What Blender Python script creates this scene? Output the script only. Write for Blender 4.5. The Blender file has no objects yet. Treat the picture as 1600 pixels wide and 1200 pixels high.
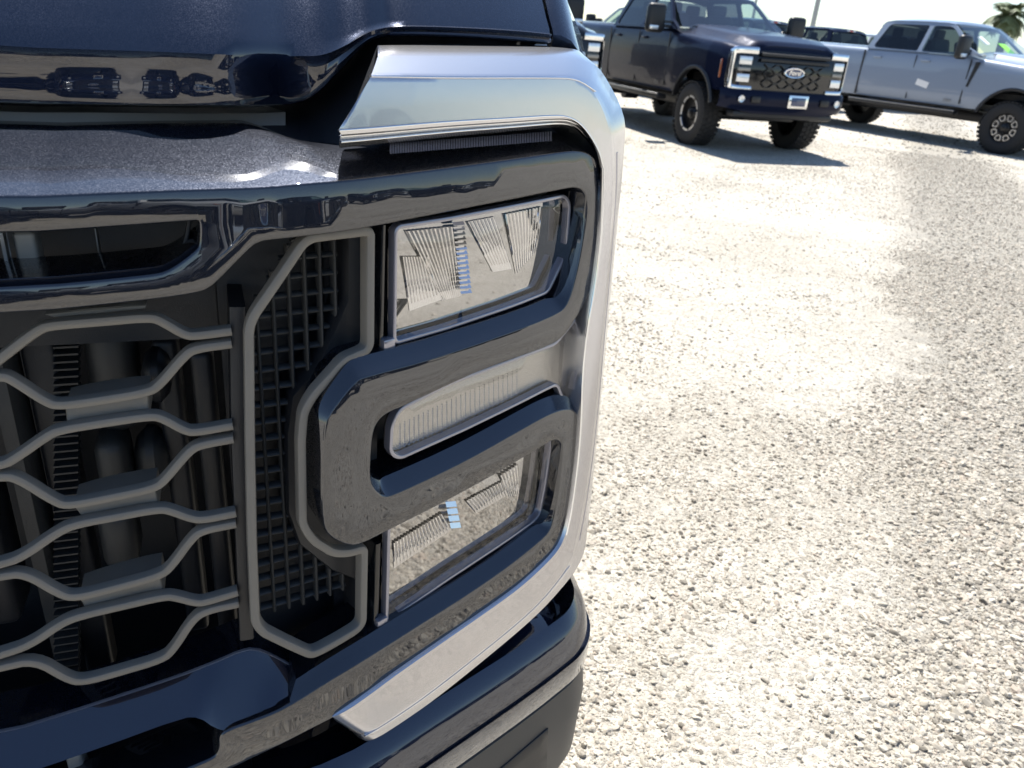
import bpy, bmesh, math, random
import numpy as np
from mathutils import Vector, Matrix
from mathutils.geometry import delaunay_2d_cdt
R = math.radians
random.seed(7); rng = np.random.default_rng(7)
scene = bpy.context.scene
C = scene.collection

# ------------------------------------------------------------------ camera
FPX, CAMH = 1200.0, 1.40                     # focal length in photo pixels (1600 wide), eye height
PSI, THETA, RHO = R(17), R(24.9), R(4.9)     # heading, downward pitch, roll
fw = np.array([math.sin(PSI)*math.cos(THETA), math.cos(PSI)*math.cos(THETA), -math.sin(THETA)])
_r0 = np.array([math.cos(PSI), -math.sin(PSI), 0.0]); _u0 = np.cross(_r0, fw)
rt = _r0*math.cos(RHO) + _u0*math.sin(RHO); up = _u0*math.cos(RHO) - _r0*math.sin(RHO)
EYE = np.array([0.0, 0.0, CAMH])
cam = bpy.data.cameras.new('camera'); camo = bpy.data.objects.new('camera', cam); C.objects.link(camo)
camo.matrix_world = Matrix(((rt[0], up[0], -fw[0], EYE[0]), (rt[1], up[1], -fw[1], EYE[1]), (rt[2], up[2], -fw[2], EYE[2]), (0, 0, 0, 1)))
cam.sensor_width = 36; cam.lens = 27; cam.clip_start = .02; cam.clip_end = 3000
cam.dof.use_dof = True; cam.dof.focus_distance = .74; cam.dof.aperture_fstop = 13
scene.camera = camo

# ------------------------------------------------------------------ sky, sun, exposure
SUN_AZ, SUN_EL = R(9), R(61)                 # azimuth clockwise from +Y
world = bpy.data.worlds.new('World'); scene.world = world; world.use_nodes = True
nt = world.node_tree; nt.nodes.clear()
sky = nt.nodes.new('ShaderNodeTexSky'); sky.sky_type = 'NISHITA'; sky.sun_disc = False
sky.sun_elevation = SUN_EL; sky.sun_rotation = SUN_AZ; sky.altitude = 0; sky.air_density = 1.0; sky.dust_density = .15; sky.ozone_density = 2.2
bg = nt.nodes.new('ShaderNodeBackground'); bg.inputs['Strength'].default_value = .09
wo = nt.nodes.new('ShaderNodeOutputWorld')
nt.links.new(sky.outputs[0], bg.inputs[0]); nt.links.new(bg.outputs[0], wo.inputs[0])
sl = bpy.data.lights.new('sun', 'SUN'); sl.energy = 4.6; sl.angle = R(.53); sl.color = (1, .955, .88)
so = bpy.data.objects.new('sun', sl); C.objects.link(so)
sd = Vector((math.sin(SUN_AZ)*math.cos(SUN_EL), math.cos(SUN_AZ)*math.cos(SUN_EL), math.sin(SUN_EL)))
so.rotation_euler = sd.to_track_quat('Z', 'Y').to_euler(); so.location = (0, 0, 12)
vs = scene.view_settings; vs.view_transform = 'Standard'; vs.look = 'None'; vs.gamma = 1; vs.use_curve_mapping = False
vs.exposure = 1.0

# ------------------------------------------------------------------ materials
def new_mat(name):
    m = bpy.data.materials.new(name); m.use_nodes = True
    return m, m.node_tree, m.node_tree.nodes['Principled BSDF']
def simple(name, col, rough=.5, metal=0, ior=1.5, coat=0, bump=0, bscale=300, var=0, vscale=8, spec=.5):
    m, t, b = new_mat(name)
    b.inputs['Base Color'].default_value = (*col, 1); b.inputs['Roughness'].default_value = rough
    b.inputs['Metallic'].default_value = metal; b.inputs['IOR'].default_value = ior
    b.inputs['Coat Weight'].default_value = coat; b.inputs['Coat Roughness'].default_value = .03
    b.inputs['Specular IOR Level'].default_value = spec
    tc = t.nodes.new('ShaderNodeTexCoord')
    if var:
        n = t.nodes.new('ShaderNodeTexNoise'); n.inputs['Scale'].default_value = vscale; n.inputs['Detail'].default_value = 6
        t.links.new(tc.outputs['Object'], n.inputs['Vector'])
        mx = t.nodes.new('ShaderNodeMix'); mx.data_type = 'RGBA'
        mx.inputs['A'].default_value = (*[c*(1-var) for c in col], 1); mx.inputs['B'].default_value = (*[min(1, c*(1+var)) for c in col], 1)
        t.links.new(n.outputs['Fac'], mx.inputs['Factor']); t.links.new(mx.outputs['Result'], b.inputs['Base Color'])
        mr = t.nodes.new('ShaderNodeMapRange'); mr.inputs['To Min'].default_value = max(0, rough-.06); mr.inputs['To Max'].default_value = min(1, rough+.08)
        t.links.new(n.outputs['Fac'], mr.inputs['Value']); t.links.new(mr.outputs['Result'], b.inputs['Roughness'])
    if bump:
        n2 = t.nodes.new('ShaderNodeTexNoise'); n2.inputs['Scale'].default_value = bscale; n2.inputs['Detail'].default_value = 3
        t.links.new(tc.outputs['Object'], n2.inputs['Vector'])
        bp = t.nodes.new('ShaderNodeBump'); bp.inputs['Strength'].default_value = bump; bp.inputs['Distance'].default_value = .001
        t.links.new(n2.outputs['Fac'], bp.inputs['Height']); t.links.new(bp.outputs['Normal'], b.inputs['Normal'])
    return m
def paint(name, col, flake_scale=900, flake=.5, dust=.0, metal=.5, coat_ior=1.6, rough=.34, coat=1.0):
    """metallic car paint: coloured flake base under a glossy clear coat, a little dust"""
    m, t, b = new_mat(name)
    tc = t.nodes.new('ShaderNodeTexCoord')
    v = t.nodes.new('ShaderNodeTexVoronoi'); v.inputs['Scale'].default_value = flake_scale
    t.links.new(tc.outputs['Object'], v.inputs['Vector'])
    gm = t.nodes.new('ShaderNodeNewGeometry')
    sub = t.nodes.new('ShaderNodeVectorMath'); sub.operation = 'SUBTRACT'; sub.inputs[1].default_value = (.5, .5, .5)
    t.links.new(v.outputs['Color'], sub.inputs[0])
    sc = t.nodes.new('ShaderNodeVectorMath'); sc.operation = 'SCALE'; sc.inputs['Scale'].default_value = flake
    t.links.new(sub.outputs[0], sc.inputs[0])
    ad = t.nodes.new('ShaderNodeVectorMath'); ad.operation = 'ADD'; t.links.new(gm.outputs['Normal'], ad.inputs[0]); t.links.new(sc.outputs[0], ad.inputs[1])
    nm = t.nodes.new('ShaderNodeVectorMath'); nm.operation = 'NORMALIZE'; t.links.new(ad.outputs[0], nm.inputs[0])
    t.links.new(nm.outputs[0], b.inputs['Normal'])
    b.inputs['Metallic'].default_value = metal; b.inputs['Roughness'].default_value = rough; b.inputs['Specular IOR Level'].default_value = .06
    b.inputs['Coat Weight'].default_value = coat; b.inputs['Coat Roughness'].default_value = .015; b.inputs['Coat IOR'].default_value = coat_ior
    n = t.nodes.new('ShaderNodeTexNoise'); n.inputs['Scale'].default_value = 22; n.inputs['Detail'].default_value = 10; n.inputs['Roughness'].default_value = .7
    t.links.new(tc.outputs['Object'], n.inputs['Vector'])
    # faint orange peel / dust on the clear coat
    n3 = t.nodes.new('ShaderNodeTexNoise'); n3.inputs['Scale'].default_value = 55; n3.inputs['Detail'].default_value = 1
    t.links.new(tc.outputs['Object'], n3.inputs['Vector'])
    bp = t.nodes.new('ShaderNodeBump'); bp.inputs['Strength'].default_value = .035; bp.inputs['Distance'].default_value = .0012
    t.links.new(n3.outputs['Fac'], bp.inputs['Height']); t.links.new(bp.outputs['Normal'], b.inputs['Coat Normal'])
    mr = t.nodes.new('ShaderNodeMapRange'); mr.inputs['From Min'].default_value = .45; mr.inputs['From Max'].default_value = .8
    mr.inputs['To Min'].default_value = .003; mr.inputs['To Max'].default_value = .016+dust
    t.links.new(n.outputs['Fac'], mr.inputs['Value']); t.links.new(mr.outputs['Result'], b.inputs['Coat Roughness'])
    mx = t.nodes.new('ShaderNodeMix'); mx.data_type = 'RGBA'
    mx.inputs['A'].default_value = (*col, 1); mx.inputs['B'].default_value = (*[c*.9+.006 for c in col], 1)
    t.links.new(n.outputs['Fac'], mx.inputs['Factor']); t.links.new(mx.outputs['Result'], b.inputs['Base Color'])
    return m
def thin_glass(name, tint=(.9, .95, .95), ior=1.5, rough=.0, bump=None):
    m = bpy.data.materials.new(name); m.use_nodes = True; t = m.node_tree; t.nodes.clear()
    o = t.nodes.new('ShaderNodeOutputMaterial'); mx = t.nodes.new('ShaderNodeMixShader'); fr = t.nodes.new('ShaderNodeFresnel')
    ge = t.nodes.new('ShaderNodeNewGeometry'); mr = t.nodes.new('ShaderNodeMapRange'); mr.inputs['To Min'].default_value = ior; mr.inputs['To Max'].default_value = 1/ior
    t.links.new(ge.outputs['Backfacing'], mr.inputs['Value']); t.links.new(mr.outputs['Result'], fr.inputs[0])   # same reflection from both sides of a thin pane
    tr = t.nodes.new('ShaderNodeBsdfTransparent'); tr.inputs[0].default_value = (*tint, 1)
    gl = t.nodes.new('ShaderNodeBsdfGlossy'); gl.inputs['Roughness'].default_value = rough
    t.links.new(fr.outputs[0], mx.inputs[0]); t.links.new(tr.outputs[0], mx.inputs[1]); t.links.new(gl.outputs[0], mx.inputs[2]); t.links.new(mx.outputs[0], o.inputs[0])
    return m
M = {}
M['paint'] = paint('navy_black_metallic_paint', (.008, .014, .036), 1800, .20, metal=.7, coat_ior=1.8, rough=.40)
M['gloss'] = paint('gloss_black_trim_paint', (.011, .014, .024), 1500, .22, metal=.7, coat_ior=1.84, rough=.42)  # same paint as the hood, its reflected gravel tone put into the colour
M['navy'] = paint('navy_paint', (.003, .0065, .025), 60, .05, metal=.2, coat_ior=1.33, coat=.35)
M['bluegrey'] = paint('blue_grey_paint', (.26, .31, .395), 60, .03, metal=.1, coat_ior=1.4)
M['white'] = paint('white_paint', (.72, .73, .74), 60, .0, metal=0, coat_ior=1.45)
M['charcoal'] = paint('charcoal_paint', (.014, .018, .028), 60, .05, metal=.2, coat_ior=1.38, coat=.8)
M['grey'] = simple('grey_plastic', (.185, .168, .142), .42, bump=.25, bscale=1500, var=.12, vscale=30)
M['dark_grey'] = simple('dark_grey_plastic', (.035, .036, .036), .5, bump=.2, bscale=600)
M['black'] = simple('black_plastic', (.012, .013, .016), .45, bump=.2, bscale=900, var=.2)
M['gloss_black'] = simple('gloss_black', (.006, .007, .009), .08, coat=.3)
M['matte_bumper'] = simple('bumper_plastic', (.055, .053, .050), .5, bump=.35, bscale=1300, var=.1)
M['rubber'] = simple('tyre_rubber', (.018, .018, .019), .8, bump=.5, bscale=120, var=.25)
M['chrome'] = simple('chrome', (.82, .83, .85), .07, 1, var=.04, vscale=25)
M['satin'] = simple('satin_silver', (.62, .615, .63), .20, .86, coat=.5)
M['mirror'] = simple('reflector_mirror', (.40, .395, .385), .02, 1)
M['flute'] = simple('fluted_mirror', (.62, .62, .62), .04, 1)
M['signal'] = simple('signal_reflector', (.36, .355, .34), .08, .95, bump=.3, bscale=900)
M['rim_black'] = simple('black_rim', (.015, .015, .017), .3, .2)
M['rim_silver'] = simple('machined_rim', (.62, .62, .63), .3, .9)
M['grey_metal'] = simple('grey_metal', (.28, .28, .28), .4, .8, var=.15, vscale=20)
M['tan_metal'] = simple('pale_bracket', (.30, .29, .27), .45, .3, var=.1, vscale=30)
M['clear'] = thin_glass('clear_lens', (.96, .96, .97), 1.55)
M['lens_edge'] = simple('lens_edge_plastic', (.30, .295, .34), .15, .5, coat=1)
M['glass'] = thin_glass('window_glass', (.62, .74, .72), 1.6)
M['windscreen'] = thin_glass('windscreen_glass', (.75, .82, .80), 2.3, .02)
M['tint'] = thin_glass('tinted_window', (.10, .12, .14), 1.6)
M['seat'] = simple('seat_cloth', (.03, .03, .033), .8)
M['dash'] = simple('dash', (.32, .32, .28), .7)
M['amber'] = simple('amber_lens', (.30, .07, .02), .2, coat=1)
M['red'] = simple('red_lens', (.55, .02, .02), .2, coat=1)
M['emblem'] = simple('emblem_enamel', (.02, .04, .12), .15, coat=1)
M['paper'] = simple('paper', (.8, .8, .8), .7)
M['green'] = simple('green_sticker', (.25, .7, .10), .6)
M['steel'] = simple('galvanised_post', (.33, .34, .33), .5, .3, var=.15, vscale=3)
M['lamp'] = simple('lamp_lens', (.75, .77, .8), .12, .6, coat=1, var=.2, vscale=30)

# ------------------------------------------------------------------ mesh helpers
def finish(me, angle=38):
    me.validate(); me.shade_smooth()
    me.set_sharp_from_angle(angle=R(angle))
    return me
def mesh_from(name, verts, faces, angle=38):
    me = bpy.data.meshes.new(name); me.from_pydata([tuple(map(float, v)) for v in verts], [], faces); me.update()
    bm = bmesh.new(); bm.from_mesh(me); bmesh.ops.remove_doubles(bm, verts=bm.verts, dist=1e-6); bmesh.ops.recalc_face_normals(bm, faces=bm.faces); bm.to_mesh(me); bm.free()
    return finish(me, angle)
class MB:
    def __init__(s): s.v = []; s.f = []
    def add(s, v, f):
        n = len(s.v); s.v += [tuple(map(float, p)) for p in v]; s.f += [tuple(i+n for i in q) for q in f]; return s
    def box(s, c, h, rot=None, taper=1):
        v = []
        for z in (-1, 1):
            for y in (-1, 1):
                for x in (-1, 1):
                    k = taper if z > 0 else 1
                    p = Vector((x*h[0]*k, y*h[1]*k, z*h[2]))
                    if rot is not None: p = rot @ p
                    v.append(Vector(c)+p)
        return s.add(v, [(0, 2, 3, 1), (4, 5, 7, 6), (0, 1, 5, 4), (2, 6, 7, 3), (0, 4, 6, 2), (1, 3, 7, 5)])
    def rbox(s, c, h, r=.01, seg=2, rot=None):
        bm = bmesh.new(); bmesh.ops.create_cube(bm, size=2)
        for v in bm.verts: v.co = Vector((v.co.x*h[0], v.co.y*h[1], v.co.z*h[2]))
        bmesh.ops.bevel(bm, geom=bm.edges[:], offset=r, segments=seg, affect='EDGES', profile=.5)
        bm.verts.index_update(); vs_ = []
        for v in bm.verts:
            p = v.co.copy()
            if rot is not None: p = rot @ p
            vs_.append(Vector(c)+p)
        s.add(vs_, [tuple(v.index for v in f.verts) for f in bm.faces]); bm.free(); return s
    def loft(s, rings, closed=False, caps=False, loop=False):
        n = len(rings[0]); v = [p for r in rings for p in r]; f = []
        m = len(rings)
        for i in range(m if loop else m-1):
            a, b = i*n, ((i+1) % m)*n
            for j in range(n if closed else n-1):
                k = (j+1) % n
                f.append((a+j, a+k, b+k, b+j))
        if caps: f.append(tuple(range(n))); f.append(tuple(range((m-1)*n, m*n)))
        return s.add(v, f)
    def tube(s, path, r, n=8, closed=False):
        P = [Vector(p) for p in path]; rings = []
        for i, p in enumerate(P):
            a = P[(i-1) % len(P)] if (closed or i > 0) else p; b = P[(i+1) % len(P)] if (closed or i < len(P)-1) else p
            t = (b-a).normalized(); u = t.cross(Vector((0, 0, 1)))
            if u.length < .05: u = t.cross(Vector((1, 0, 0)))
            u.normalize(); w = u.cross(t)
            rr = r[i] if hasattr(r, '__len__') else r
            rings.append([p+(u*math.cos(2*math.pi*k/n)+w*math.sin(2*math.pi*k/n))*rr for k in range(n)])
        return s.loft(rings, True, not closed, closed)
    def lathe(s, prof, n=32, axis='x', c=(0, 0, 0)):
        rings = []
        for k in range(n):
            a = 2*math.pi*k/n
            rings.append([(c[0]+h, c[1]+r*math.cos(a), c[2]+r*math.sin(a)) if axis == 'x' else ((c[0]+r*math.cos(a), c[1]+r*math.sin(a), c[2]+h) if axis == 'z' else (c[0]+r*math.cos(a), c[1]+h, c[2]+r*math.sin(a))) for h, r in prof])
        return s.loft(rings, False, False, True)
    def mesh(s, name, angle=38): return mesh_from(name, s.v, s.f, angle)
def tag(o, label=None, cat=None, group=None, kind=None):
    if label: o['label'] = label
    if cat: o['category'] = cat
    if group: o['group'] = group
    if kind: o['kind'] = kind
    return o
def obj(name, me, mat, parent=None):
    o = bpy.data.objects.new(name, me); C.objects.link(o)
    if mat is not None:
        if not me.materials: me.materials.append(None)
        o.material_slots[0].link = 'OBJECT'; o.material_slots[0].material = M[mat] if isinstance(mat, str) else mat
    if parent: o.parent = parent
    return o
def empty(name, loc=(0, 0, 0), rz=0):
    e = bpy.data.objects.new(name, None); C.objects.link(e); e.location = loc; e.rotation_euler = (0, 0, rz); e.empty_display_size = .2
    return e
def pip(p, poly):
    x, y = p; c = False; n = len(poly); j = n-1
    for i in range(n):
        xi, yi = poly[i]; xj, yj = poly[j]
        if (yi > y) != (yj > y) and x < (xj-xi)*(y-yi)/(yj-yi)+xi: c = not c
        j = i
    return c
def cdt(outer, holes, grid):
    """2-D triangulation of a polygon with holes and inner grid points; boundary vertices keep their order"""
    loops = [outer]+list(holes); V = []; E = []
    for L in loops:
        b = len(V); V += [tuple(p) for p in L]; E += [(b+i, b+(i+1) % len(L)) for i in range(len(L))]
    nb = len(V)
    A = np.array(V); x0, y0 = A.min(0); x1, y1 = A.max(0)
    for gx in np.arange(x0+grid/2, x1, grid):
        for gy in np.arange(y0+grid/2, y1, grid):
            p = (gx+random.uniform(-.1, .1)*grid, gy+random.uniform(-.1, .1)*grid)
            if np.min(np.hypot(A[:, 0]-p[0], A[:, 1]-p[1])) > grid*.45 and pip(p, outer) and not any(pip(p, h) for h in holes): V.append(p)
    r = delaunay_2d_cdt([Vector(p) for p in V], E, [], 0, 1e-7, True)
    vo, fo, orig = r[0], r[2], r[3]
    out = [(v.x, v.y) for v in vo]
    back = {}
    for i, os_ in enumerate(orig):
        for k in os_: back[k] = i
    F = []
    for f in fo:
        c = (sum(out[i][0] for i in f)/3, sum(out[i][1] for i in f)/3)
        if pip(c, outer) and not any(pip(c, h) for h in holes): F.append(tuple(f))
    bl = []; b = 0
    for L in loops: bl.append([back[b+i] for i in range(len(L))]); b += len(L)
    return out, F, bl
def chaikin(P, n=1, closed=False):
    P = [np.array(p, float) for p in P]
    for _ in range(n):
        Q = [] if closed else [P[0]]
        for i in range(len(P) if closed else len(P)-1):
            a, b = P[i], P[(i+1) % len(P)]; Q += [a*.75+b*.25, a*.25+b*.75]
        if not closed: Q.append(P[-1])
        P = Q
    return P
def densify(P, step, closed=False):
    out = []
    for i in range(len(P) if closed else len(P)-1):
        a, b = np.array(P[i], float), np.array(P[(i+1) % len(P)], float); n = max(1, int(np.linalg.norm(b-a)/step))
        out += [a+(b-a)*k/n for k in range(n)]
    if not closed: out.append(np.array(P[-1], float))
    return out

# ------------------------------------------------------------------ front surface of the near truck
# plan curve (bird's-eye outline of the nose) swept up with a slight backward lean; pixels only give directions onto it
LEAN = .10
P0 = EYE+fw*.72; Z0 = P0[2]
XC = P0[0]-.86                                # centre line of the near truck
def _plan():
    right = [np.array(P0[:2])]
    for L, a, b in ((.11, 28, 32), (.08, 32, 88), (.5, 88, 90)):
        n = int(L/.002)
        for i in range(n):
            p = R(a+(b-a)*(i+.5)/n); right.append(right[-1]+np.array([math.cos(p), math.sin(p)])*L/n)
    left = [np.array(P0[:2])]
    for L, a, b in ((.15, 28, 28), (.10, 28, 5)):
        n = int(L/.002)
        for i in range(n):
            p = R(a+(b-a)*(i+.5)/n); left.append(left[-1]-np.array([math.cos(p), math.sin(p)])*L/n)
    x0 = left[-1][0]
    while left[-1][0] > XC+.002:
        p = R(5*(left[-1][0]-XC)/(x0-XC)); left.append(left[-1]-np.array([math.cos(p), math.sin(p)])*.002)
    return np.array(left[::-1][:-1]+right)
PL = _plan(); _d = np.diff(PL, axis=0); PS = np.concatenate([[0], np.cumsum(np.hypot(_d[:, 0], _d[:, 1]))])
_t = np.gradient(PL, axis=0); _t /= np.linalg.norm(_t, axis=1)[:, None]; PN = np.stack([_t[:, 1], -_t[:, 0]], 1)
_off = {}
def ray(px, py):
    d = fw*FPX+rt*(px-800)+up*(600-py); return d/np.linalg.norm(d)
def hitp(px, py, d=0.0):
    """photo pixel -> (arc length, height, depth) on the nose surface offset outward by d"""
    key = round(d, 4)
    if key not in _off: _off[key] = PL+PN*key
    Q = _off[key]; r = ray(px, py)
    o2 = np.array([0, -LEAN*(CAMH-Z0)]); d2 = np.array([r[0], r[1]-LEAN*r[2]])
    A = Q[:-1]; e = Q[1:]-A; c = A-o2
    den = d2[0]*e[:, 1]-d2[1]*e[:, 0]; den[np.abs(den) < 1e-12] = 1e-12
    t = (c[:, 0]*e[:, 1]-c[:, 1]*e[:, 0])/den; s = (c[:, 0]*d2[1]-c[:, 1]*d2[0])/den
    ok = (s >= -1e-6) & (s <= 1+1e-6) & (t > 0)
    if ok.any():
        i = np.where(ok)[0][np.argmin(t[ok])]; return np.array([PS[i]+(PS[i+1]-PS[i])*s[i], CAMH+r[2]*t[i], d])
    az = np.arctan2(Q[:, 0]-o2[0], Q[:, 1]-o2[1]); i = int(np.argmax(az)); tt = np.hypot(*(Q[i]-o2))/np.hypot(*d2)
    if px < 400: return np.array([0., CAMH+r[2]*tt, d])
    return np.array([PS[i], CAMH+r[2]*tt, d])
def mp(q):
    s, z, d = q
    i = min(max(np.searchsorted(PS, s)-1, 0), len(PS)-2); u = (s-PS[i])/(PS[i+1]-PS[i])
    p = PL[i]*(1-u)+PL[i+1]*u; n = PN[i]*(1-u)+PN[i+1]*u
    return np.array([p[0]+n[0]*d, p[1]+n[1]*d+LEAN*(z-Z0), z])
def hits(L, d=0.0): return [hitp(p[0], p[1], p[2] if len(p) > 2 else d) for p in L]

NEAR = empty('pickup_truck', (XC, P0[1]+.95, 0))
tag(NEAR, 'dark navy pickup truck with its chrome-edged headlamp and honeycomb grille filling the view', 'pickup truck')
NINV = Matrix.Translation(-NEAR.location)
MIRROR = Matrix.Translation((2*XC, 0, 0)) @ Matrix.Diagonal((-1, 1, 1, 1))
near_parts = []
def npart(name, me, mat, parent=None, mirror=True):
    """part of the near truck, in world coordinates; the other half of the nose is its mirror image"""
    o = obj(name, me, mat)
    if parent is None: o.parent = NEAR; o.matrix_parent_inverse = NINV
    else: o.parent = parent
    near_parts.append((o, parent, mirror)); return o

def ring_plate(outer, holes, d, prof, grid=.014, chamfer=None):
    """curved plate from outlines in (s, z): front face plus edge rings; prof = [(outset, ddepth)...] from the front edge back"""
    V2, F, loops = cdt([tuple(p) for p in outer], [[tuple(p) for p in h] for h in holes], grid)
    mb = MB(); mb.add([mp((v[0], v[1], d)) for v in V2], F)
    for li, idx in enumerate(loops):
        P = np.array([V2[i] for i in idx]); n = len(P)
        area = .5*np.sum(P[:, 0]*np.roll(P[:, 1], -1)-np.roll(P[:, 0], -1)*P[:, 1])
        sg = 1 if (area > 0) else -1
        if li > 0: sg = -sg
        T = np.roll(P, -1, 0)-np.roll(P, 1, 0); T /= np.maximum(np.linalg.norm(T, axis=1), 1e-9)[:, None]
        N = np.stack([T[:, 1], -T[:, 0]], 1)*sg
        for _ in range(2): N = (np.roll(N, 1, 0)+N*2+np.roll(N, -1, 0))/4
        rings = [[mp((p[0], p[1], d)) for p in P]]
        pr = prof
        K = len(prof)
        for k in range(K):
            ring = []
            for i in range(n):
                w, dd = prof[k]
                if chamfer and k >= 3:
                    cw, cd = chamfer(P[i], N[i], li); w, dd = w+cw, dd-cd
                ring.append(mp((P[i][0]+N[i][0]*w, P[i][1]+N[i][1]*w, d+dd)))
            rings.append(ring)
        mb.loft(rings, True)
    return mb
EDGE = [(.0010, -.0003), (.0017, -.0010), (.0020, -.0020)]
def stroke(path, section, closed=False, d=None):
    """sweep a section [(sideways, depth)] along a path of (s, z, d)"""
    P = np.array(path, float); n = len(P); rings = []
    for i in range(n):
        a = P[(i-1) % n] if (closed or i) else P[i]; b = P[(i+1) % n] if (closed or i < n-1) else P[i]
        t = (b-a)[:2]; t = t/max(np.linalg.norm(t), 1e-9); nn = np.array([-t[1], t[0]])
        # mitre
        k = 1.0
        if closed or 0 < i < n-1:
            t1 = (P[i]-a)[:2]; t1 = t1/max(np.linalg.norm(t1), 1e-9); k = 1/max(.6, abs(np.dot(nn, np.array([-t1[1], t1[0]]))))
        rings.append([mp((P[i][0]+nn[0]*u*k, P[i][1]+nn[1]*u*k, P[i][2]+w)) for u, w in section])
    return MB().loft(rings, True, not closed, closed)
def barsec(w, dep, r):
    h = w/2
    return [(-h, -dep), (-h, -r), (-h+r*.3, -r*.3), (-h+r, 0), (h-r, 0), (h-r*.3, -r*.3), (h, -r), (h, -dep)]
def loft_lines(lines, n=None, ch=1, caps=False):
    """surface through polylines given as equal-length lists of (s, z, d)"""
    L = [chaikin(l, ch) if ch else [np.array(p, float) for p in l] for l in lines]
    m = len(L[0]); rings = []
    out = MB(); st = [[mp(l[i]) for l in L] for i in range(m)]
    return out.loft(st, False, False)
def S0(z): return np.array([0.0, z, 0.0])

# --- glossy painted surround: one ribbon winding round the three lamps, with the upper slot cut out
O_px = [(0, 313), (150, 306), (300, 300), (420, 296), (480, 290), (600, 279), (760, 258), (880, 240), (904, 238), (922, 243), (935, 256), (941, 278), (942, 330), (938, 400), (930, 432), (918, 462), (900, 496), (882, 522), (864, 537), (763, 571), (690, 604), (640, 628), (604, 643), (588, 658), (580, 678), (577, 715), (576, 752), (584, 768), (598, 779), (618, 774), (728, 722), (832, 662), (868, 644), (890, 640), (902, 648), (906, 664), (905, 700), (900, 750), (890, 808), (880, 842), (868, 864), (800, 928), (720, 984), (600, 1068), (520, 1120), (480, 1140), (400, 1180), (360, 1200), (250, 1248), (0, 1352)]
I_px = [(0, 1322), (250, 1224), (300, 1202), (338, 1186), (346, 1172), (345, 1152), (358, 1143), (400, 1128), (440, 1112), (532, 1052), (640, 988), (760, 912), (848, 844), (864, 824), (874, 770), (881, 700), (878, 688), (868, 684), (856, 690), (724, 768), (600, 830), (564, 848), (546, 850), (518, 838), (508, 818), (509, 740), (510, 666), (520, 642), (556, 597), (570, 590), (686, 560), (870, 494), (890, 474), (906, 412), (917, 345), (919, 310), (914, 296), (902, 290), (883, 292), (760, 316), (610, 345), (602, 347), (420, 371), (404, 375), (389, 383), (337, 437), (322, 449), (301, 456), (220, 467), (0, 489)]
slot_px = [(0, 362), (150, 352), (300, 341), (312, 341), (317, 350), (316, 385), (310, 394), (285, 414), (262, 428), (238, 434), (0, 457)]
def sz(L, d=0.0): return [h[:2] for h in hits(L, d)]
o_sz = sz(O_px); i_sz = sz(I_px); s_sz = sz(slot_px)
def rest(P): return [np.array(p) for p in P]
o_full = [np.array([0, o_sz[0][1]+.004])]+o_sz+[np.array([0, o_sz[-1][1]-.02])]
i_full = [np.array([0, i_sz[0][1]-.02])]+i_sz+[np.array([0, i_sz[-1][1]-.004])]
n_o = None
oc = chaikin(o_full, 2); ic = chaikin(i_full, 2)
outer = densify(oc, .006)+densify(ic, .006)
hole = densify(chaikin([np.array([.05, s_sz[0][1]+.004])]+s_sz+[np.array([.05, s_sz[-1][1]-.004])], 2, True), .006, True)
z_topbar = o_sz[3][1]; s470 = hitp(470, 291)[0]; s930 = hitp(935, 256)[0]; z_low = hitp(440, 1112)[1]; s_low = hitp(470, 1092)[0]
def bez_ch(p, n, li):
    u = max(0.0, n[1])
    cw, cd = .0105*u**.8, .0095*u
    if li == 0:
        if p[1] > z_topbar-.03 and u > .3 and p[0] < s930+.02:
            k = min(1, max(0, (p[0]-s470+.03)/.09)); k = k*k*(3-2*k)
            cw, cd = (.026*(1-k)+.011*k)*u, (.075*(1-k)+.034*k)*u
        elif p[1] < z_low+.03 and p[0] < s_low: cw, cd = 0, .002
    else: cw, cd = .003*u, .003*u
    return cw, cd
mb = ring_plate(outer, [hole], 0.0, EDGE+[(.0022, -.0026), (.0026, -.050)], .014, bez_ch)
surround = npart('headlamp_surround', mb.mesh('headlamp_surround', 32), 'gloss')

# --- sloping lower ledge (reflects the sky) between grille and lower slot
back = [(0, 1150, -.034), (150, 1102, -.034), (285, 1057, -.034), (318, 1044, -.034), (345, 1033, -.035), (372, 1021, -.036), (396, 1015, -.036), (430, 1028, -.036), (474, 1052, -.034)]
fr = [(0, 1222, -.002), (150, 1171, -.002), (286, 1121, -.002), (312, 1121, -.002), (336, 1138, -.0025), (357, 1143, -.0025), (385, 1134, -.0025), (420, 1120, -.0025), (470, 1093, -.0025)]
bk, fk = hits(back), hits(fr)
bk = [np.array([0, bk[0][1], -.034])]+bk; fk = [np.array([0, fk[0][1], -.002])]+fk
bb = [b+np.array([0, -.004, -.05]) for b in bk]; ff = [q+np.array([0, -.004, -.004]) for q in fk]; f2 = [q+np.array([0, .001, -.045]) for q in ff]
rim = [b+np.array([0, .0015, .0015]) for b in bk]
npart('lower_ledge', loft_lines([bb, bk, rim, [b*.95+q*.05 for b, q in zip(rim, fk)], [b*.5+q*.5 for b, q in zip(rim, fk)], [b*.03+q*.97 for b, q in zip(rim, fk)], fk, ff, f2], ch=1).mesh('lower_ledge', 30), 'paint')

npart('ledge_bead', stroke(densify(chaikin([b+np.array([0, .001, .001]) for b in bk], 1), .01), barsec(.0016, .003, .0006)).mesh('ledge_bead'), 'lens_edge', surround)
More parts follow.
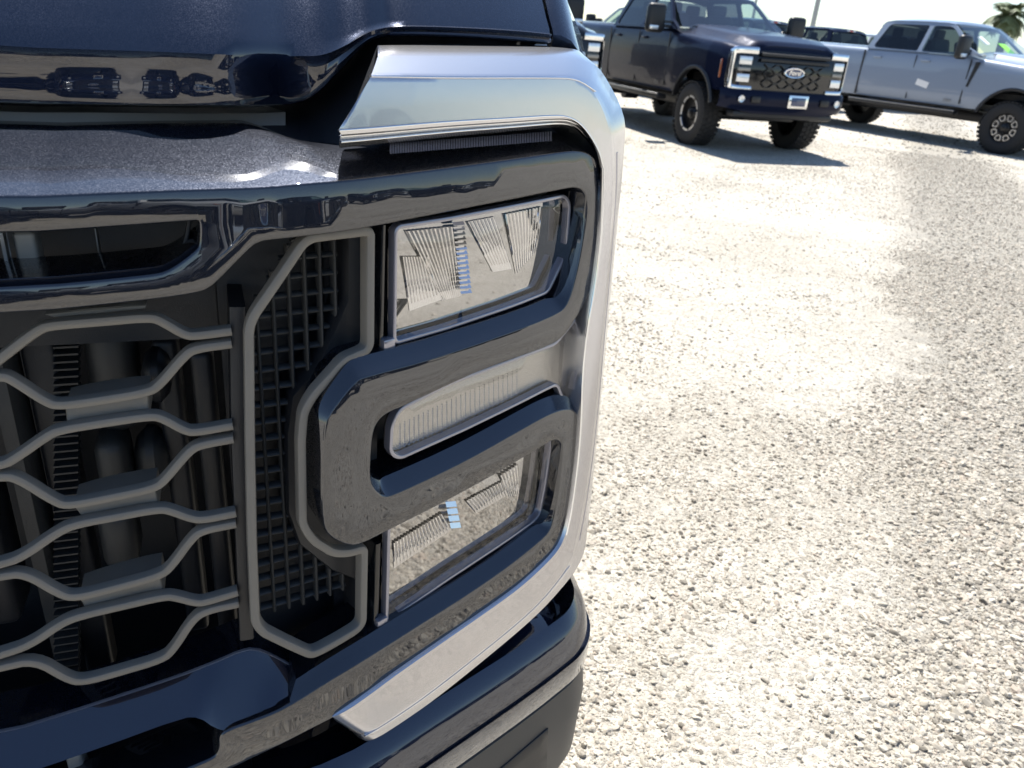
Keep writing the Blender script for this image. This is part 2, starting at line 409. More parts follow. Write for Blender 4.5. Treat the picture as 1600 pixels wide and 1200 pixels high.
# --- headlamp: clear-covered silver running light round the outside (a big C)
def st(outer_, crease, inner, lip): return outer_, crease, inner, lip
A = [(590, 71), (650, 71), (707, 72), (800, 73), (860, 74), (900, 76), (926, 90)]
B = [(579, 119), (645, 120), (707, 121), (800, 121), (860, 121), (900, 122), (930, 142), (952, 196), (956, 240), (957, 300), (951, 400), (938, 550), (927, 680), (911, 790), (898, 850), (890, 884), (850, 936), (800, 982), (680, 1078), (620, 1120), (570, 1150)]
Cn = [(529, 203), (620, 196), (707, 189), (800, 184), (860, 180), (886, 181), (910, 195), (934, 232), (941, 262), (941, 300), (937, 400), (909, 555), (907, 680), (893, 795), (884, 836), (872, 862), (836, 898), (797, 931), (660, 1026), (595, 1072), (524, 1122)]
D = [(530, 231), (620, 222), (707, 213), (800, 205), (860, 199), (884, 199), (903, 208), (926, 240), (935, 268)]
b3 = hits(B, .003); c3 = hits(Cn, .004)
a3 = hits(A, -.045); d3 = hits(D, -.02)
for i in range(len(a3), len(b3)):
    if i <= 15: a3.append(b3[i]+np.array([.055 if i < 14 else .055, .012 if i == 7 else 0, -.006]))
E2 = [(902, 893), (858, 942), (806, 990), (690, 1086), (630, 1128), (578, 1161)]
e3 = hits(E2, -.004)
a3 = a3[:15]+[np.array([b3[15][0]+.05, b3[15][1]-.004, 0])]+e3[1:]
for i in range(len(d3), len(c3)): d3.append(c3[i]+np.array([-.002, .003, -.026]))
for L_, off in ((b3, (-.005, -.001, -.010)), (c3, (-.004, -.003, -.010)), (a3, (-.006, .000, -.012)), (d3, (-.004, -.003, -.010))): L_.append(L_[-1]+np.array(off))
mid = [c*.62+b*.38+np.array([0, 0, .0006]) for b, c in zip(b3, c3)]
mid0 = [a*.12+b*.88+np.array([0, 0, .001]) for a, b in zip(a3, b3)]
c_in = [c*.97+b*.03 for b, c in zip(b3, c3)]
l1 = [c*.8+q*.2+np.array([0, 0, .004]) for c, q in zip(c3, d3)]
l2 = [c*.45+q*.55+np.array([0, 0, .000]) for c, q in zip(c3, d3)]
d4 = [q+np.array([0, 0, -.03]) for q in d3]
a0 = [a+np.array([0, 0, -.03]) for a in a3]
for i_, o_ in ((0, .04), (1, .02)): a0[i_] = a0[i_]+np.array([o_, 0, 0]); d4[i_] = d4[i_]+np.array([o_*.6, 0, 0])
mb = loft_lines([a0, a3, [a*.6+b*.4+np.array([0, .001, .004]) for a, b in zip(a3, b3)], mid0, b3, [b*.96+c*.04+np.array([0, 0, .0008]) for b, c in zip(b3, c3)], [b*.88+c*.12+np.array([0, 0, .0008]) for b, c in zip(b3, c3)], mid, c_in, c3, l1, l2, d3, d4], ch=2)
# close the two ends
for e in (0, -1):
    ring = [mp(l[e]) for l in (a3, mid0, b3, mid, c3, l1, l2, d3)]
    q = np.mean(ring, axis=0); mb.add(ring+[q], [(i, i+1, len(ring)) for i in range(len(ring)-1)])
headlamp = npart('headlamp', mb.mesh('headlamp', 30), 'satin')
cover = [[q+np.array([0, 0, .0035]) for q in l] for l in (mid0, b3, [b*.96+c*.04+np.array([0, 0, .0008]) for b, c in zip(b3, c3)], mid, c_in, c3)]
npart('clear_cover', loft_lines(cover, ch=2).mesh('clear_cover', 30), 'clear', headlamp)
for k in (.02, .32, .62):
    npart('lip_line', stroke(densify(chaikin([c*(1-k)+q*k+np.array([0, 0, .0015+.003*k]) for c, q in zip(c3[:9], d3[:9])], 2), .008), barsec(.0016, .003, .0007)).mesh('lip_line'), 'chrome', headlamp)
npart('lip_line', stroke(densify(chaikin([b+np.array([0, 0, .0012]) for b in b3[:7]], 2), .008), barsec(.0016, .003, .0007)).mesh('lip_line'), 'chrome', headlamp)
npart('lip_line', stroke(densify(chaikin([c+np.array([.001, 0, .0012]) for c in c3[8:15]], 2), .008), barsec(.0024, .003, .0009)).mesh('lip_line'), 'chrome', headlamp)
npart('lip_line', stroke(densify(chaikin([b+np.array([0, 0, .0012]) for b in b3[15:21]], 2), .008), barsec(.0016, .003, .0007)).mesh('lip_line'), 'chrome', headlamp)
# clear outer edge strip wrapping the corner
edge = [b+np.array([.010, 0, .0005]) for b in b3[8:15]]
npart('lens_rim', stroke(densify(chaikin(edge, 2), .02), barsec(.005, .003, .0012)).mesh('lens_rim'), 'lens_edge', headlamp)
# fine fins under the upper running light
mb = MB()
for k in range(64):
    u = k/63; x = 610+(860-610)*u; y0 = 226-19*u; y1 = 240-20*u
    a, b = hitp(x, y0-2, -.022), hitp(x, y1, -.012)
    mb.add([mp(a+np.array([w, 0, e])) for w, e in ((-.0006, 0), (0, .0016), (.0006, 0))]+[mp(b+np.array([w, 0, e])) for w, e in ((-.0006, 0), (0, .0016), (.0006, 0))], [(0, 1, 4, 3), (1, 2, 5, 4)])
npart('lens_fins', mb.mesh('lens_fins', 10), 'lens_edge', headlamp)

# --- black housing behind everything
zt, zb_ = hitp(700, 72)[1], hitp(700, 1086)[1]
def sheet(s0, s1, z0, z1, d, ns=24):
    ss = np.linspace(s0, s1, ns); mbx = MB()
    return mbx.loft([[mp((s, z0, d-.01)), mp((s, z0, d)), mp((s, z1, d)), mp((s, z1, d-.01))] for s in ss])
s_fr = hitp(383, 700)[0]; s_cor = hitp(905, 700)[0]; s_lamp = hitp(592, 700)[0]
npart('lamp_housing', sheet(s_lamp-.01, s_cor+.05, zb_-.03, hitp(700, 262)[1], -.066, 40).mesh('lamp_housing'), 'black')
npart('lamp_housing', sheet(hitp(668, 150)[0], s_cor+.05, hitp(700, 264)[1], zt-.012, -.062, 40).mesh('lamp_housing'), 'black')

# --- lenses, bezels and reflectors
def lens(name, px, depth, refl, mat='clear', rim_w=.0036, back=.012, backmat='mirror'):
    pts = hits(px, depth); poly = [p[:2] for p in pts]
    dense = densify(chaikin(densify(poly, .011, True), 2, True), .004, True)
    lp = npart(name, ring_plate(dense, [], depth, [(.0006, -.0005), (.0008, -.004)], .02).mesh(name), mat, headlamp)
    path = [np.array([p[0], p[1], depth+.001]) for p in dense]
    npart('lens_rim', stroke(path, barsec(rim_w, .008, .0010), True).mesh('lens_rim'), 'lens_edge', headlamp)
    if refl: npart('reflector', ring_plate(dense, [], depth-back, [(.001, -.001), (.0012, .004)], .02).mesh('reflector'), backmat, headlamp)
    return dense
UP = [(618, 355), (700, 342), (882, 306), (890, 318), (885, 396), (856, 456), (800, 478), (700, 512), (616, 536)]
LO = [(608, 800), (700, 750), (858, 670), (861, 697), (853, 753), (844, 803), (834, 815), (700, 905), (604, 972)]
MI = [(612, 664), (624, 640), (700, 600), (780, 570), (868, 537), (898, 500), (916, 470), (916, 540), (908, 660), (890, 650), (870, 600), (856, 606), (727, 670), (624, 716), (610, 708)]
up_d = lens('lens', UP, -.017, True); lo_d = lens('lens', LO, -.016, True)
lens('turn_signal', MI, -.012, True, back=.009, backmat='signal')
# prism grid of the turn signal
mb = MB()
for i in range(26):
    for j in range(12):
        u, v = i/26, (j+.5)/12
        x = 620+190*u; yt = 650-88*(x-620)/190*1.02+3; yb = 712-86*(x-620)/190-1
        y = yt+(yb-yt)*(.14+.78*v); c = hitp(x+4, y, -.0215)
        h = .0016
        mb.add([mp(c+np.array([-h, -h*.8, 0])), mp(c+np.array([h, -h*.8, 0])), mp(c+np.array([h, h*.8, 0])), mp(c+np.array([-h, h*.8, 0])), mp(c+np.array([0, 0, .0013]))], [(0, 1, 4), (1, 2, 4), (2, 3, 4), (3, 0, 4)])
npart('prism_grid', mb.mesh('prism_grid', 5), 'mirror', headlamp)
# fluted reflector bowls and stepped column
def flutes(name, quad, n, d, amp, bow=.0, tilt=0):
    q = [hitp(x, y, d) for x, y in quad]; mbx = MB(); rings = []
    for i in range(n*4+1):
        u = i/(n*4); w = abs(math.sin(u*n*math.pi))**.7*amp
        rings.append([mp((q[0]*(1-u)+q[1]*u)*(1-v)+(q[3]*(1-u)+q[2]*u)*v+np.array([bow*math.sin(v*math.pi)*.6, 0, w*(1-.97*v**1.5)-bow*math.sin(v*2.2)*.8+tilt*(1-v)])) for v in np.linspace(0, 1, 9)])
    mbx.loft(rings); return npart(name, mbx.mesh(name, 12), 'flute', headlamp)
flutes('reflector_flutes', [(632, 360), (712, 352), (722, 462), (690, 470)], 12, -.0284, .0040, 0)
flutes('reflector_flutes', [(626, 400), (668, 400), (690, 468), (640, 486)], 10, -.0284, .0025, 0)
flutes('reflector_flutes', [(728, 346), (772, 338), (800, 420), (770, 425)], 8, -.0284, .002, 0)
flutes('reflector_flutes', [(786, 334), (846, 322), (838, 392), (806, 428)], 11, -.0284, .0035, 0)
flutes('reflector_flutes', [(612, 848), (690, 800), (706, 828), (616, 888)], 17, -.0274, .0025, 0)
flutes('reflector_flutes', [(726, 782), (800, 742), (806, 766), (744, 802)], 16, -.0274, .002, 0)
flutes('reflector_flutes', [(778, 742), (808, 724), (812, 770), (796, 776)], 6, -.0274, .003, 0)
def ladder(x0, y0, x1, y1, n, w):
    mbx = MB()
    for k in range(n):
        u = k/n; x, y = x0+(x1-x0)*u, y0+(y1-y0)*u; hpx = abs(y1-y0)/n
        a = hitp(x-w/2, y, -.0200); b = hitp(x+w/2, y-1.5, -.0200); c = hitp(x+w/2, y-1.5+hpx*.62, -.0200); e = hitp(x-w/2, y+hpx*.62, -.0200)
        up_ = np.array([0, 0, -.0022])
        mbx.add([mp(a+up_), mp(b+up_), mp(c), mp(e), mp(e+np.array([0, -.0006, -.003])), mp(c+np.array([0, -.0006, -.003]))], [(0, 1, 2, 3), (3, 2, 5, 4)])
    return npart('stepped_column', mbx.mesh('stepped_column', 5), 'chrome', headlamp)
ladder(718, 348, 730, 462, 15, 17); ladder(706, 786, 715, 830, 4, 16)
# little clips at lens corners
for x, y in ((604, 536), (594, 970)):
    c = mp(hitp(x, y, -.018)); npart('lens_clip', MB().rbox(c, (.006, .005, .005), .002, 2, Matrix.Rotation(R(28), 3, 'Z')).mesh('lens_clip'), 'lens_edge', headlamp)
# dark trim strip left of the lenses
npart('lens_trim', stroke(densify(hits([(600, 352), (596, 540)], -.018), .01), barsec(.004, .03, .001)).mesh('lens_trim'), 'gloss_black', headlamp)
npart('lens_trim', stroke(densify(hits([(592, 850), (588, 975)], -.018), .01), barsec(.006, .03, .002)).mesh('lens_trim'), 'gloss_black', headlamp)

# --- side vent: grey frame with a notch round the lamp loop, square mesh behind
FR = [(581, 361), (530, 367), (489, 372), (474, 382), (397, 494), (389, 516), (391, 700), (394, 850), (399, 974), (410, 990), (486, 1025), (497, 1022), (561, 985), (569, 974), (571, 858), (548, 866), (522, 866), (490, 846), (474, 822), (472, 690), (476, 645), (492, 618), (540, 565), (573, 551), (580, 541)]
fp = [hitp(x, y, -.012) for x, y in FR]
def round_closed(P, n=2, step=.012): return densify(chaikin(densify(P, step, True), n, True), .004, True)
frame = npart('side_vent', stroke(round_closed(fp, 2, .010), barsec(.0078, .010, .0024), True).mesh('side_vent', 35), 'grey')
fp2 = [hitp(x, y, -.022) for x, y in FR]
poly = [p[:2] for p in fp2]
P_ = np.array(poly); mb = MB()
sm0, sm1 = P_[:, 0].min(), hitp(540, 700, -.04)[0]; zm0, zm1 = hitp(400, 962, -.045)[1], P_[:, 1].max()
def spans(fn, lo, hi, n=240):
    out = []; on = None
    for t in np.linspace(lo, hi, n):
        i = fn(t)
        if i and on is None: on = t
        if not i and on is not None: out.append((on, t)); on = None
    if on is not None: out.append((on, hi))
    return out
pit = .0155
for k in range(30):
    s = sm0+.004+k*pit
    if s > sm1: break
    for a, b in spans(lambda z: pip((s, z), poly), zm0, zm1):
        mb.add([mp((s+x, z, -.045+y)) for z in (a, b) for x, y in ((-.0016, -.008), (-.0016, -.001), (0, 0), (.0016, -.001), (.0016, -.008))], [(i, i+1, i+6, i+5) for i in range(4)])
for k in range(60):
    z = zm0+.004+k*.0145
    if z > zm1: break
    for a, b in spans(lambda q: pip((q, z), poly), sm0, sm1):
        mb.add([mp((q, z+x, -.0455+y)) for q in (a, b) for x, y in ((-.0015, -.008), (-.0015, -.001), (0, 0), (.0015, -.001), (.0015, -.008))], [(i, i+1, i+6, i+5) for i in range(4)])
npart('vent_mesh', mb.mesh('vent_mesh', 60), 'dark_grey', frame)
npart('vent_backing', sheet(s_fr-.012, s_lamp+.03, zm0-.13, zm1+.012, -.085, 20).mesh('vent_backing'), 'black', frame)
# solid inner duct that closes the right side of the vent
dp = [p[:2] for p in hits([(545, 366), (588, 360), (590, 985), (566, 985), (560, 905), (520, 890), (470, 850), (452, 800), (450, 680), (458, 620), (500, 570), (545, 470)], -.040)]
npart('vent_duct', ring_plate(densify(dp, .01, True), [], -.040, [(.002, -.004), (.003, -.03)], .02).mesh('vent_duct'), 'black', frame)
# dark trim between grille and vent
s_tr = hitp(368, 700, -.03)[0]
npart('grille_edge_trim', stroke(densify([hitp(371, 480, -.03), hitp(374, 700, -.03), hitp(386, 1000, -.03)], .02), barsec(.012, .06, .002)).mesh('grille_edge_trim'), 'black')

# --- grille: winding bars, bridge plates, radiator and shutters behind
BARS = [
 [(-55, 585), (-24, 580), (0, 562), (59, 516), (81, 510), (158, 504), (235, 497), (253, 504), (290, 526), (308, 526), (362, 519)],
 [(-55, 594), (0, 590), (15, 593), (73, 632), (95, 636), (158, 627), (231, 615), (249, 604), (290, 555), (308, 546), (362, 539)],
 [(-55, 737), (0, 729), (18, 722), (73, 683), (92, 674), (160, 663), (235, 652), (253, 655), (290, 676), (308, 677), (364, 667)],
 [(-55, 752), (0, 747), (25, 748), (87, 788), (108, 792), (165, 781), (242, 765), (258, 752), (296, 706), (314, 697), (365, 688)],
 [(-50, 896), (0, 884), (33, 874), (92, 832), (121, 821), (175, 811), (250, 797), (268, 801), (300, 813), (320, 814), (369, 804)],
 [(-50, 912), (0, 903), (38, 898), (92, 931), (117, 937), (180, 921), (250, 902), (267, 889), (300, 843), (317, 831), (369, 821)],
 [(-46, 1040), (0, 1026), (46, 1011), (96, 976), (125, 965), (185, 951), (258, 934), (275, 936), (308, 945), (325, 942), (372, 928)],
 [(-46, 1056), (0, 1046), (54, 1034), (104, 1064), (129, 1069), (190, 1052), (254, 1033), (271, 1018), (300, 972), (321, 957), (373, 946)],
]
grille = npart('grille', sheet(0, s_fr+.02, hitp(100, 1190, -.1)[1]-.16, hitp(100, 470, -.1)[1]+.14, -.24, 20).mesh('radiator'), 'black')
GD = -.024
def bar_path(px):
    q = hits(px, GD); sL = q[0][0]
    hp = q[5][0]-sL
    right_ = chaikin(q, 2)
    half = [p for p in right_ if p[0] <= q[5][0]]
    ss = np.array([p[0] for p in half]); zz = np.array([p[1] for p in half])
    left_ = []
    for s in np.arange(sL-.004, -.002, -.004):
        u = (sL-s) % (2*hp); w = sL+(u if u <= hp else 2*hp-u)
        left_.append(np.array([max(s, 0), np.interp(w, ss, zz), GD]))
    return left_[::-1]+right_
for b in BARS:
    path = densify(bar_path(b), .006)
    npart('grille_bar', stroke(path, barsec(.0070, .008, .0024)).mesh('grille_bar', 30), 'grey', grille)
for a, b in ((1, 2), (3, 4), (5, 6)):
    A_, B_ = BARS[a], BARS[b]
    q = hits([(A_[4][0]+8, A_[4][1]+2), (A_[6][0]-2, A_[6][1]+2), (B_[6][0]-4, B_[6][1]-2), (B_[4][0]+14, B_[4][1]-2)], GD-.006)
    npart('bridge_plate', ring_plate(densify([p[:2] for p in q], .01, True), [], GD-.009, [(.0012, -.0006), (.002, -.002), (.0024, -.03)], .02).mesh('bridge_plate'), 'grey', grille)
q = hits([(84, 496), (226, 482), (228, 478), (70, 492)], GD-.008)
npart('bridge_plate', ring_plate(densify([p[:2] for p in q], .01, True), [], GD-.009, [(.001, -.001), (.002, -.03)], .02).mesh('bridge_plate'), 'grey', grille)
# things behind the bars
def vpost(px0, px1, y0, y1, d, dep, mat, name, rnd=.006):
    a, b = hitp(px0, (y0+y1)/2, d), hitp(px1, (y0+y1)/2, d); z0, z1 = hitp((px0+px1)/2, y1, d)[1], hitp((px0+px1)/2, y0, d)[1]
    pa, pb = mp((a[0], (z0+z1)/2, d)), mp((b[0], (z0+z1)/2, d)); c = (pa+pb)/2; w = np.linalg.norm(pa-pb)/2
    ang = math.atan2(pb[1]-pa[1], pb[0]-pa[0])
    return npart(name, MB().rbox((c[0], c[1]+dep/2, c[2]), (w, dep/2, (z1-z0)/2), rnd, 3, Matrix.Rotation(ang, 3, 'Z')).mesh(name), mat, grille)
vpost(24, 62, 520, 1100, -.12, .05, 'dark_grey', 'cooler_tank', .014)
vpost(-80, -8, 640, 1000, -.10, .05, 'black', 'shutter_motor', .008)
vpost(128, 210, 505, 690, -.13, .06, 'dark_grey', 'horn_cover', .018)
vpost(146, 200, 690, 800, -.12, .05, 'dark_grey', 'horn_cover', .012)
vpost(205, 262, 690, 790, -.13, .05, 'dark_grey', 'horn_cover', .018)
vpost(150, 210, 800, 900, -.12, .05, 'dark_grey', 'horn_cover', .012)
vpost(215, 262, 566, 640, -.10, .05, 'black', 'duct_cover', .014)
vpost(262, 300, 520, 1010, -.15, .04, 'black', 'support_post', .006)
vpost(316, 350, 540, 1010, -.11, .04, 'black', 'support_post', .006)
mbx = MB()
for k in range(50):
    a = hitp(86, 505+k*11.5, -.13); b = hitp(124, 500+k*11.5, -.13)
    pa, pb = mp(a), mp(b); c = (pa+pb)/2
    mbx.box(c, (np.linalg.norm(pb-pa)/2, .008, .0008), Matrix.Rotation(math.atan2(pb[1]-pa[1], pb[0]-pa[0]), 3, 'Z'))
vpost(80, 130, 500, 1085, -.142, .03, 'black', 'cooler_core', .004)
npart('cooler_fins', mbx.mesh('cooler_fins'), 'dark_grey', grille)
# upper slot: recess with bracket, and louvre edge
npart('slot_backing', sheet(0, hitp(330, 400)[0], hitp(150, 450, -.08)[1]-.05, hitp(150, 345, -.08)[1]+.035, -.10, 12).mesh('slot_backing'), 'black', surround)
vpost(22, 58, 362, 432, -.05, .02, 'tan_metal', 'slot_bracket', .003)
vpost(4, 9, 360, 432, -.045, .01, 'grey_metal', 'slot_rod', .002)
vpost(150, 153, 356, 410, -.06, .01, 'grey_metal', 'slot_rod', .0008)
q = [hitp(x, y, -.03) for x, y in ((-40, 442), (240, 420), (262, 412), (290, 385), (296, 345))]
npart('slot_louvre', stroke(densify(chaikin([np.array([0, q[0][1]+.0, -.03])]+q, 2), .01), barsec(.003, .02, .001)).mesh('slot_louvre'), 'black', surround)
# lower slot louvres
npart('lower_slot_backing', sheet(0, hitp(356, 1160)[0], hitp(200, 1260, -.06)[1]-.02, hitp(200, 1130, -.06)[1]+.01, -.09, 12).mesh('lower_slot_backing'), 'black', surround)
vpost(108, 134, 1176, 1260, -.05, .02, 'tan_metal', 'slot_bracket', .003)

# --- dark shelf, seal strip and hood nose
def shelf(px_top, px_bot, d0, d1, mat, name, extra=-.03):
    a, b = hits(px_top, d0), hits(px_bot, d1)
    a = [np.array([0, a[0][1], d0])]+a; b = [np.array([0, b[0][1], d1])]+b
    bk_ = [p+np.array([0, .001, extra]) for p in a]; fk_ = [p+np.array([0, -.002, extra]) for p in b]
    return npart(name, loft_lines([bk_, a, b, fk_], ch=1).mesh(name, 35), mat)
shelf([(0, 176), (200, 176), (446, 175)], [(0, 204), (200, 203), (446, 197)], -.13, -.125, 'grey', 'hood_seal')
sa = [(0, 150, -.19), (200, 150, -.19), (440, 150, -.19), (480, 145, -.185), (505, 125, -.17), (538, 92, -.15), (570, 58, -.125), (600, 44, -.11), (640, 42, -.11), (760, 48, -.12), (870, 58, -.12), (915, 68, -.10)]
sb = [(0, 250, -.078), (200, 245, -.078), (440, 232, -.078), (480, 245, -.07), (505, 262, -.05), (540, 262, -.045), (575, 260, -.045), (605, 256, -.045), (645, 252, -.045), (760, 240, -.045), (870, 222, -.045), (925, 225, -.045)]
sa, sb = hits(sa), hits(sb); sa = [np.array([0, sa[0][1], -.19])]+sa; sb = [np.array([0, sb[0][1], -.078])]+sb
npart('radiator_shelf', loft_lines([[q+np.array([0, .002, -.05]) for q in sa], sa, sb, [q+np.array([0, -.003, -.04]) for q in sb]], ch=2).mesh('radiator_shelf', 45), 'black')
H0 = [(0, 161, -.045), (150, 162, -.045), (300, 163, -.0200), (430, 163, -.047), (470, 161, -.048), (500, 142, -.05), (535, 104, -.052), (566, 70, -.056), (588, 57, -.058), (620, 52, -.058), (707, 54, -.056), (800, 60, -.055), (861, 66, -.055)]
H1 = [(0, 105, -.034), (150, 108, -.034), (300, 112, -.036), (430, 116, -.040), (470, 114, -.042), (503, 105, -.0200), (537, 84, -.050), (567, 61, -.055), (588, 51, -.058), (620, 46, -.060), (707, 48, -.058), (800, 53, -.057), (860, 59, -.057)]
H2 = [(0, 55, -.050), (150, 62, -.050), (300, 68, -.051), (430, 75, -.053), (470, 76, -.055), (505, 72, -.057), (539, 63, -.060), (568, 50, -.064), (589, 43, -.066), (620, 39, -.064), (707, 41, -.062), (800, 46, -.061), (859, 52, -.061)]
def hsh(L, dd=0): return [(x, y, d-.07*min(1, max(0, (620-x)/140))+dd) for x, y, d in L]
H1 = [(x, y, d0[2]+.002 if x < 560 else d) for (x, y, d), d0 in zip(H1, H0)]
H2 = [(x, y+(-12 if x < 480 else 0), d0[2]+.0026 if x < 560 else d) for (x, y, d), d0 in zip(H2, H0)]
h0, h1, h2 = hits(hsh(H0)), hits(hsh(H1)), hits(hsh(H2))
def ctr(l): return [np.array([0, l[0][1]+.006, l[0][2]+.02])]+l
h0, h1, h2 = ctr(h0), ctr(h1), ctr(h2)
w0, w1, w2 = [[mp(p) for p in chaikin(l, 2)] for l in (h0, h1, h2)]
TOPS = [(.003, .004), (.010, .0135), (.022, .029), (.045, .054), (.085, .088), (.15, .120), (.28, .155), (.55, .190), (1.05, .225), (1.38, .235)]
rings = []
for a, b, c in zip(w0, w1, w2):
    side = min(1, max(0, (c[0]-.02)/.22))
    top = [c+np.array([-.002*side*k, y_, z_]) for k, (y_, z_) in enumerate(TOPS)]
    hood_edge = [c]+top
    rings.append([a+np.array([0, .05, -.004]), a+np.array([0, .004, -.0015]), a, a*.5+b*.5+np.array([0, -.002, 0]), b, b*.5+c*.5+np.array([0, -.006, .001])]+[c]+top)
mb = MB().loft(rings)
hood = npart('hood', mb.mesh('hood', 50), 'paint')
# fender beside the hood
side_s = PS[np.argmax(np.arctan2(PL[:, 0], PL[:, 1]))]
XF = PL[-1][0]
rings = []
he = [hood_edge[0]+np.array([.002, .012, -.012])]+hood_edge[:9]
for e in he:
    e = e+np.array([.0035, 0, -.001]); w = .052
    rings.append([e+np.array([0, .004, -.02]), e, e+np.array([.15*w, 0, .0]), e+np.array([.38*w, .004, -.004]), e+np.array([.62*w, .012, -.014]), e+np.array([.84*w, .026, -.036]), np.array([max(e[0]+.05, XF-.02), e[1]+.045, e[2]-.085]), np.array([XF-.004, e[1]+.035, e[2]-.14]), np.array([XF+.003, e[1]+.012, 1.10]), np.array([XF+.002, e[1]+.005, .95]), np.array([XF-.001, e[1]+.0, .80])])
npart('fender', MB().loft(rings).mesh('fender', 40), 'paint')

# --- bumper: painted upper, textured lower with a step
K1 = [(905, 905), (885, 920), (850, 955), (800, 1000), (700, 1085), (600, 1160), (520, 1205)]
b_back = hits([(902, 893), (880, 912), (840, 952), (790, 1000), (690, 1082), (590, 1150), (500, 1200)], -.05)
b_sh = hits([(903, 925), (878, 960), (840, 1003), (790, 1056), (700, 1132), (620, 1190), (540, 1245)], .004)
b_lo = hits([(914, 1020), (896, 1042), (860, 1082), (810, 1132), (760, 1180), (690, 1245), (600, 1320)], .016)
zs_back, zs_sh, zs_lo = b_back[3][1], b_sh[3][1], b_lo[3][1]
ss = np.concatenate([np.linspace(0, s_cor-.06, 30), np.linspace(s_cor-.05, s_cor+.16, 30)])
def bz(hl, s):
    a = sorted([(h[0], h[1]) for h in hl]); return float(np.interp(s, [x for x, _ in a], [y for _, y in a]))
zb1, zb2, zb3 = np.mean([h[1] for h in b_back]), np.mean([h[1] for h in b_sh]), np.mean([h[1] for h in b_lo])
def prof_rings(levels):
    return [[mp((s, z, d)) for z, d in levels] for s in ss]
lev = [(zb1-.012, -.12), (zb1-.010, -.055), (zb1-.018, -.026), (zb2+.010, -.006), (zb2, .004), (zb2-.012, .010), (zb2-.04, .015), (zb3+.035, .018), (zb3+.006, .017), (zb3+.001, .014), (zb3, 0)]
bumper = npart('bumper', MB().loft(prof_rings(lev)).mesh('bumper', 40), 'paint')
lev = [(zb3-.004, -.01), (zb3-.004, .009), (zb3-.006, .012), (zb3-.05, .016), (zb3-.13, .010), (zb3-.19, -.014), (zb3-.22, -.06), (zb3-.22, -.12)]
npart('lower_bumper', MB().loft(prof_rings(lev)).mesh('lower_bumper', 40), 'matte_bumper', bumper)
q = [np.array([s, z, .051]) for s, z in ((s_cor-.12, zb3-.045), (s_cor-.035, zb3-.04), (s_cor-.03, zb3-.13), (s_cor-.11, zb3-.13))]
npart('fog_lamp_blank', ring_plate(densify([p[:2] for p in q], .01, True), [], .0172, [(.001, -.0006), (.002, -.006)], .02).mesh('fog_lamp_blank'), 'black', bumper)

# mirrored half of the nose
tw = {}
for o, par, mir in list(near_parts):
    c = o.copy(); C.objects.link(c)
    if par is None: c.parent = NEAR; c.matrix_parent_inverse = NINV; c.matrix_basis = MIRROR
    else: c.parent = tw[par]
    tw[o] = c
# ------------------------------------------------------------------ other pickups (front = -Y, origin under the front axle)
WB, FA = 4.06, -.12
def lerp_tab(tab, y):
    return float(np.interp(y, [a for a, _ in tab], [b for _, b in tab]))
Z_SH = [(-1.0, 1.27), (-.9, 1.31), (-.6, 1.355), (0, 1.39), (.7, 1.45), (.9, 1.48), (3.0, 1.485), (5.35, 1.50)]
W_HALF = [(-.98, .80), (-.94, .88), (-.86, .93), (-.7, .965), (-.4, 1.0), (.55, 1.008), (.8, .995), (3.0, .995), (3.3, 1.005), (3.6, 1.015), (4.6, 1.015), (5.35, 1.0)]
HOOD_UP = [(-1.0, .05), (-.9, .075), (-.6, .10), (0, .115), (.7, .115), (.95, .02), (5.4, .02)]
def z_bottom(y):
    z = .60 if y > -.6 else .74
    if y > 4.6: z = .72
    for c, r in ((FA, .555), (WB, .545)):
        if abs(y-c) < r: z = max(z, .42+math.sqrt(r*r-(y-c)**2))
    return z
def body_section(y):
    w, zt, zb, hu = lerp_tab(W_HALF, y), lerp_tab(Z_SH, y), z_bottom(y), lerp_tab(HOOD_UP, y)
    side = []
    for u in (0, .04, .2, .4, .6, .8, .92):
        z = zb+(zt-.10-zb)*u; t = (z-.6)/.8
        side.append((w-.035*(1-min(1, t*6))-.03*max(0, t-.75)**1*2 + .012*math.sin(min(1, max(0, t))*math.pi), z))
    side += [(w-.02, zt-.075), (w-.045, zt-.03), (w-.085, zt-.006), (w-.14, zt+.004)]
    top = [(w-.22, zt+.012+hu*.12), (w-.30, zt+.016+hu*.62), (w-.36, zt+.018+hu*.85), (.30, zt+.02+hu*.98), (0, zt+.02+hu)]
    return side+top
def mk_body():
    ys = sorted(set([round(v, 3) for v in np.concatenate([np.linspace(-.98, -.7, 8), np.linspace(-.7, .6, 36), np.linspace(.6, 3.48, 26), np.linspace(3.48, 4.64, 33), np.linspace(4.64, 5.35, 6)])]))
    mb = MB()
    for sg in (-1, 1):
        mb.loft([[(sg*x, y, z) for x, z in body_section(y)] for y in ys])
    for y in (ys[0], ys[-1]):
        s = body_section(y); ring = [(x, y, z) for x, z in s]+[(-x, y, z) for x, z in s[::-1][1:]]
        mb.add(ring, [tuple(range(len(ring)))])
    return mb.mesh('body', 40)
def side_x(z, y=2): return .975-.23*max(0, (z-1.48))/.52
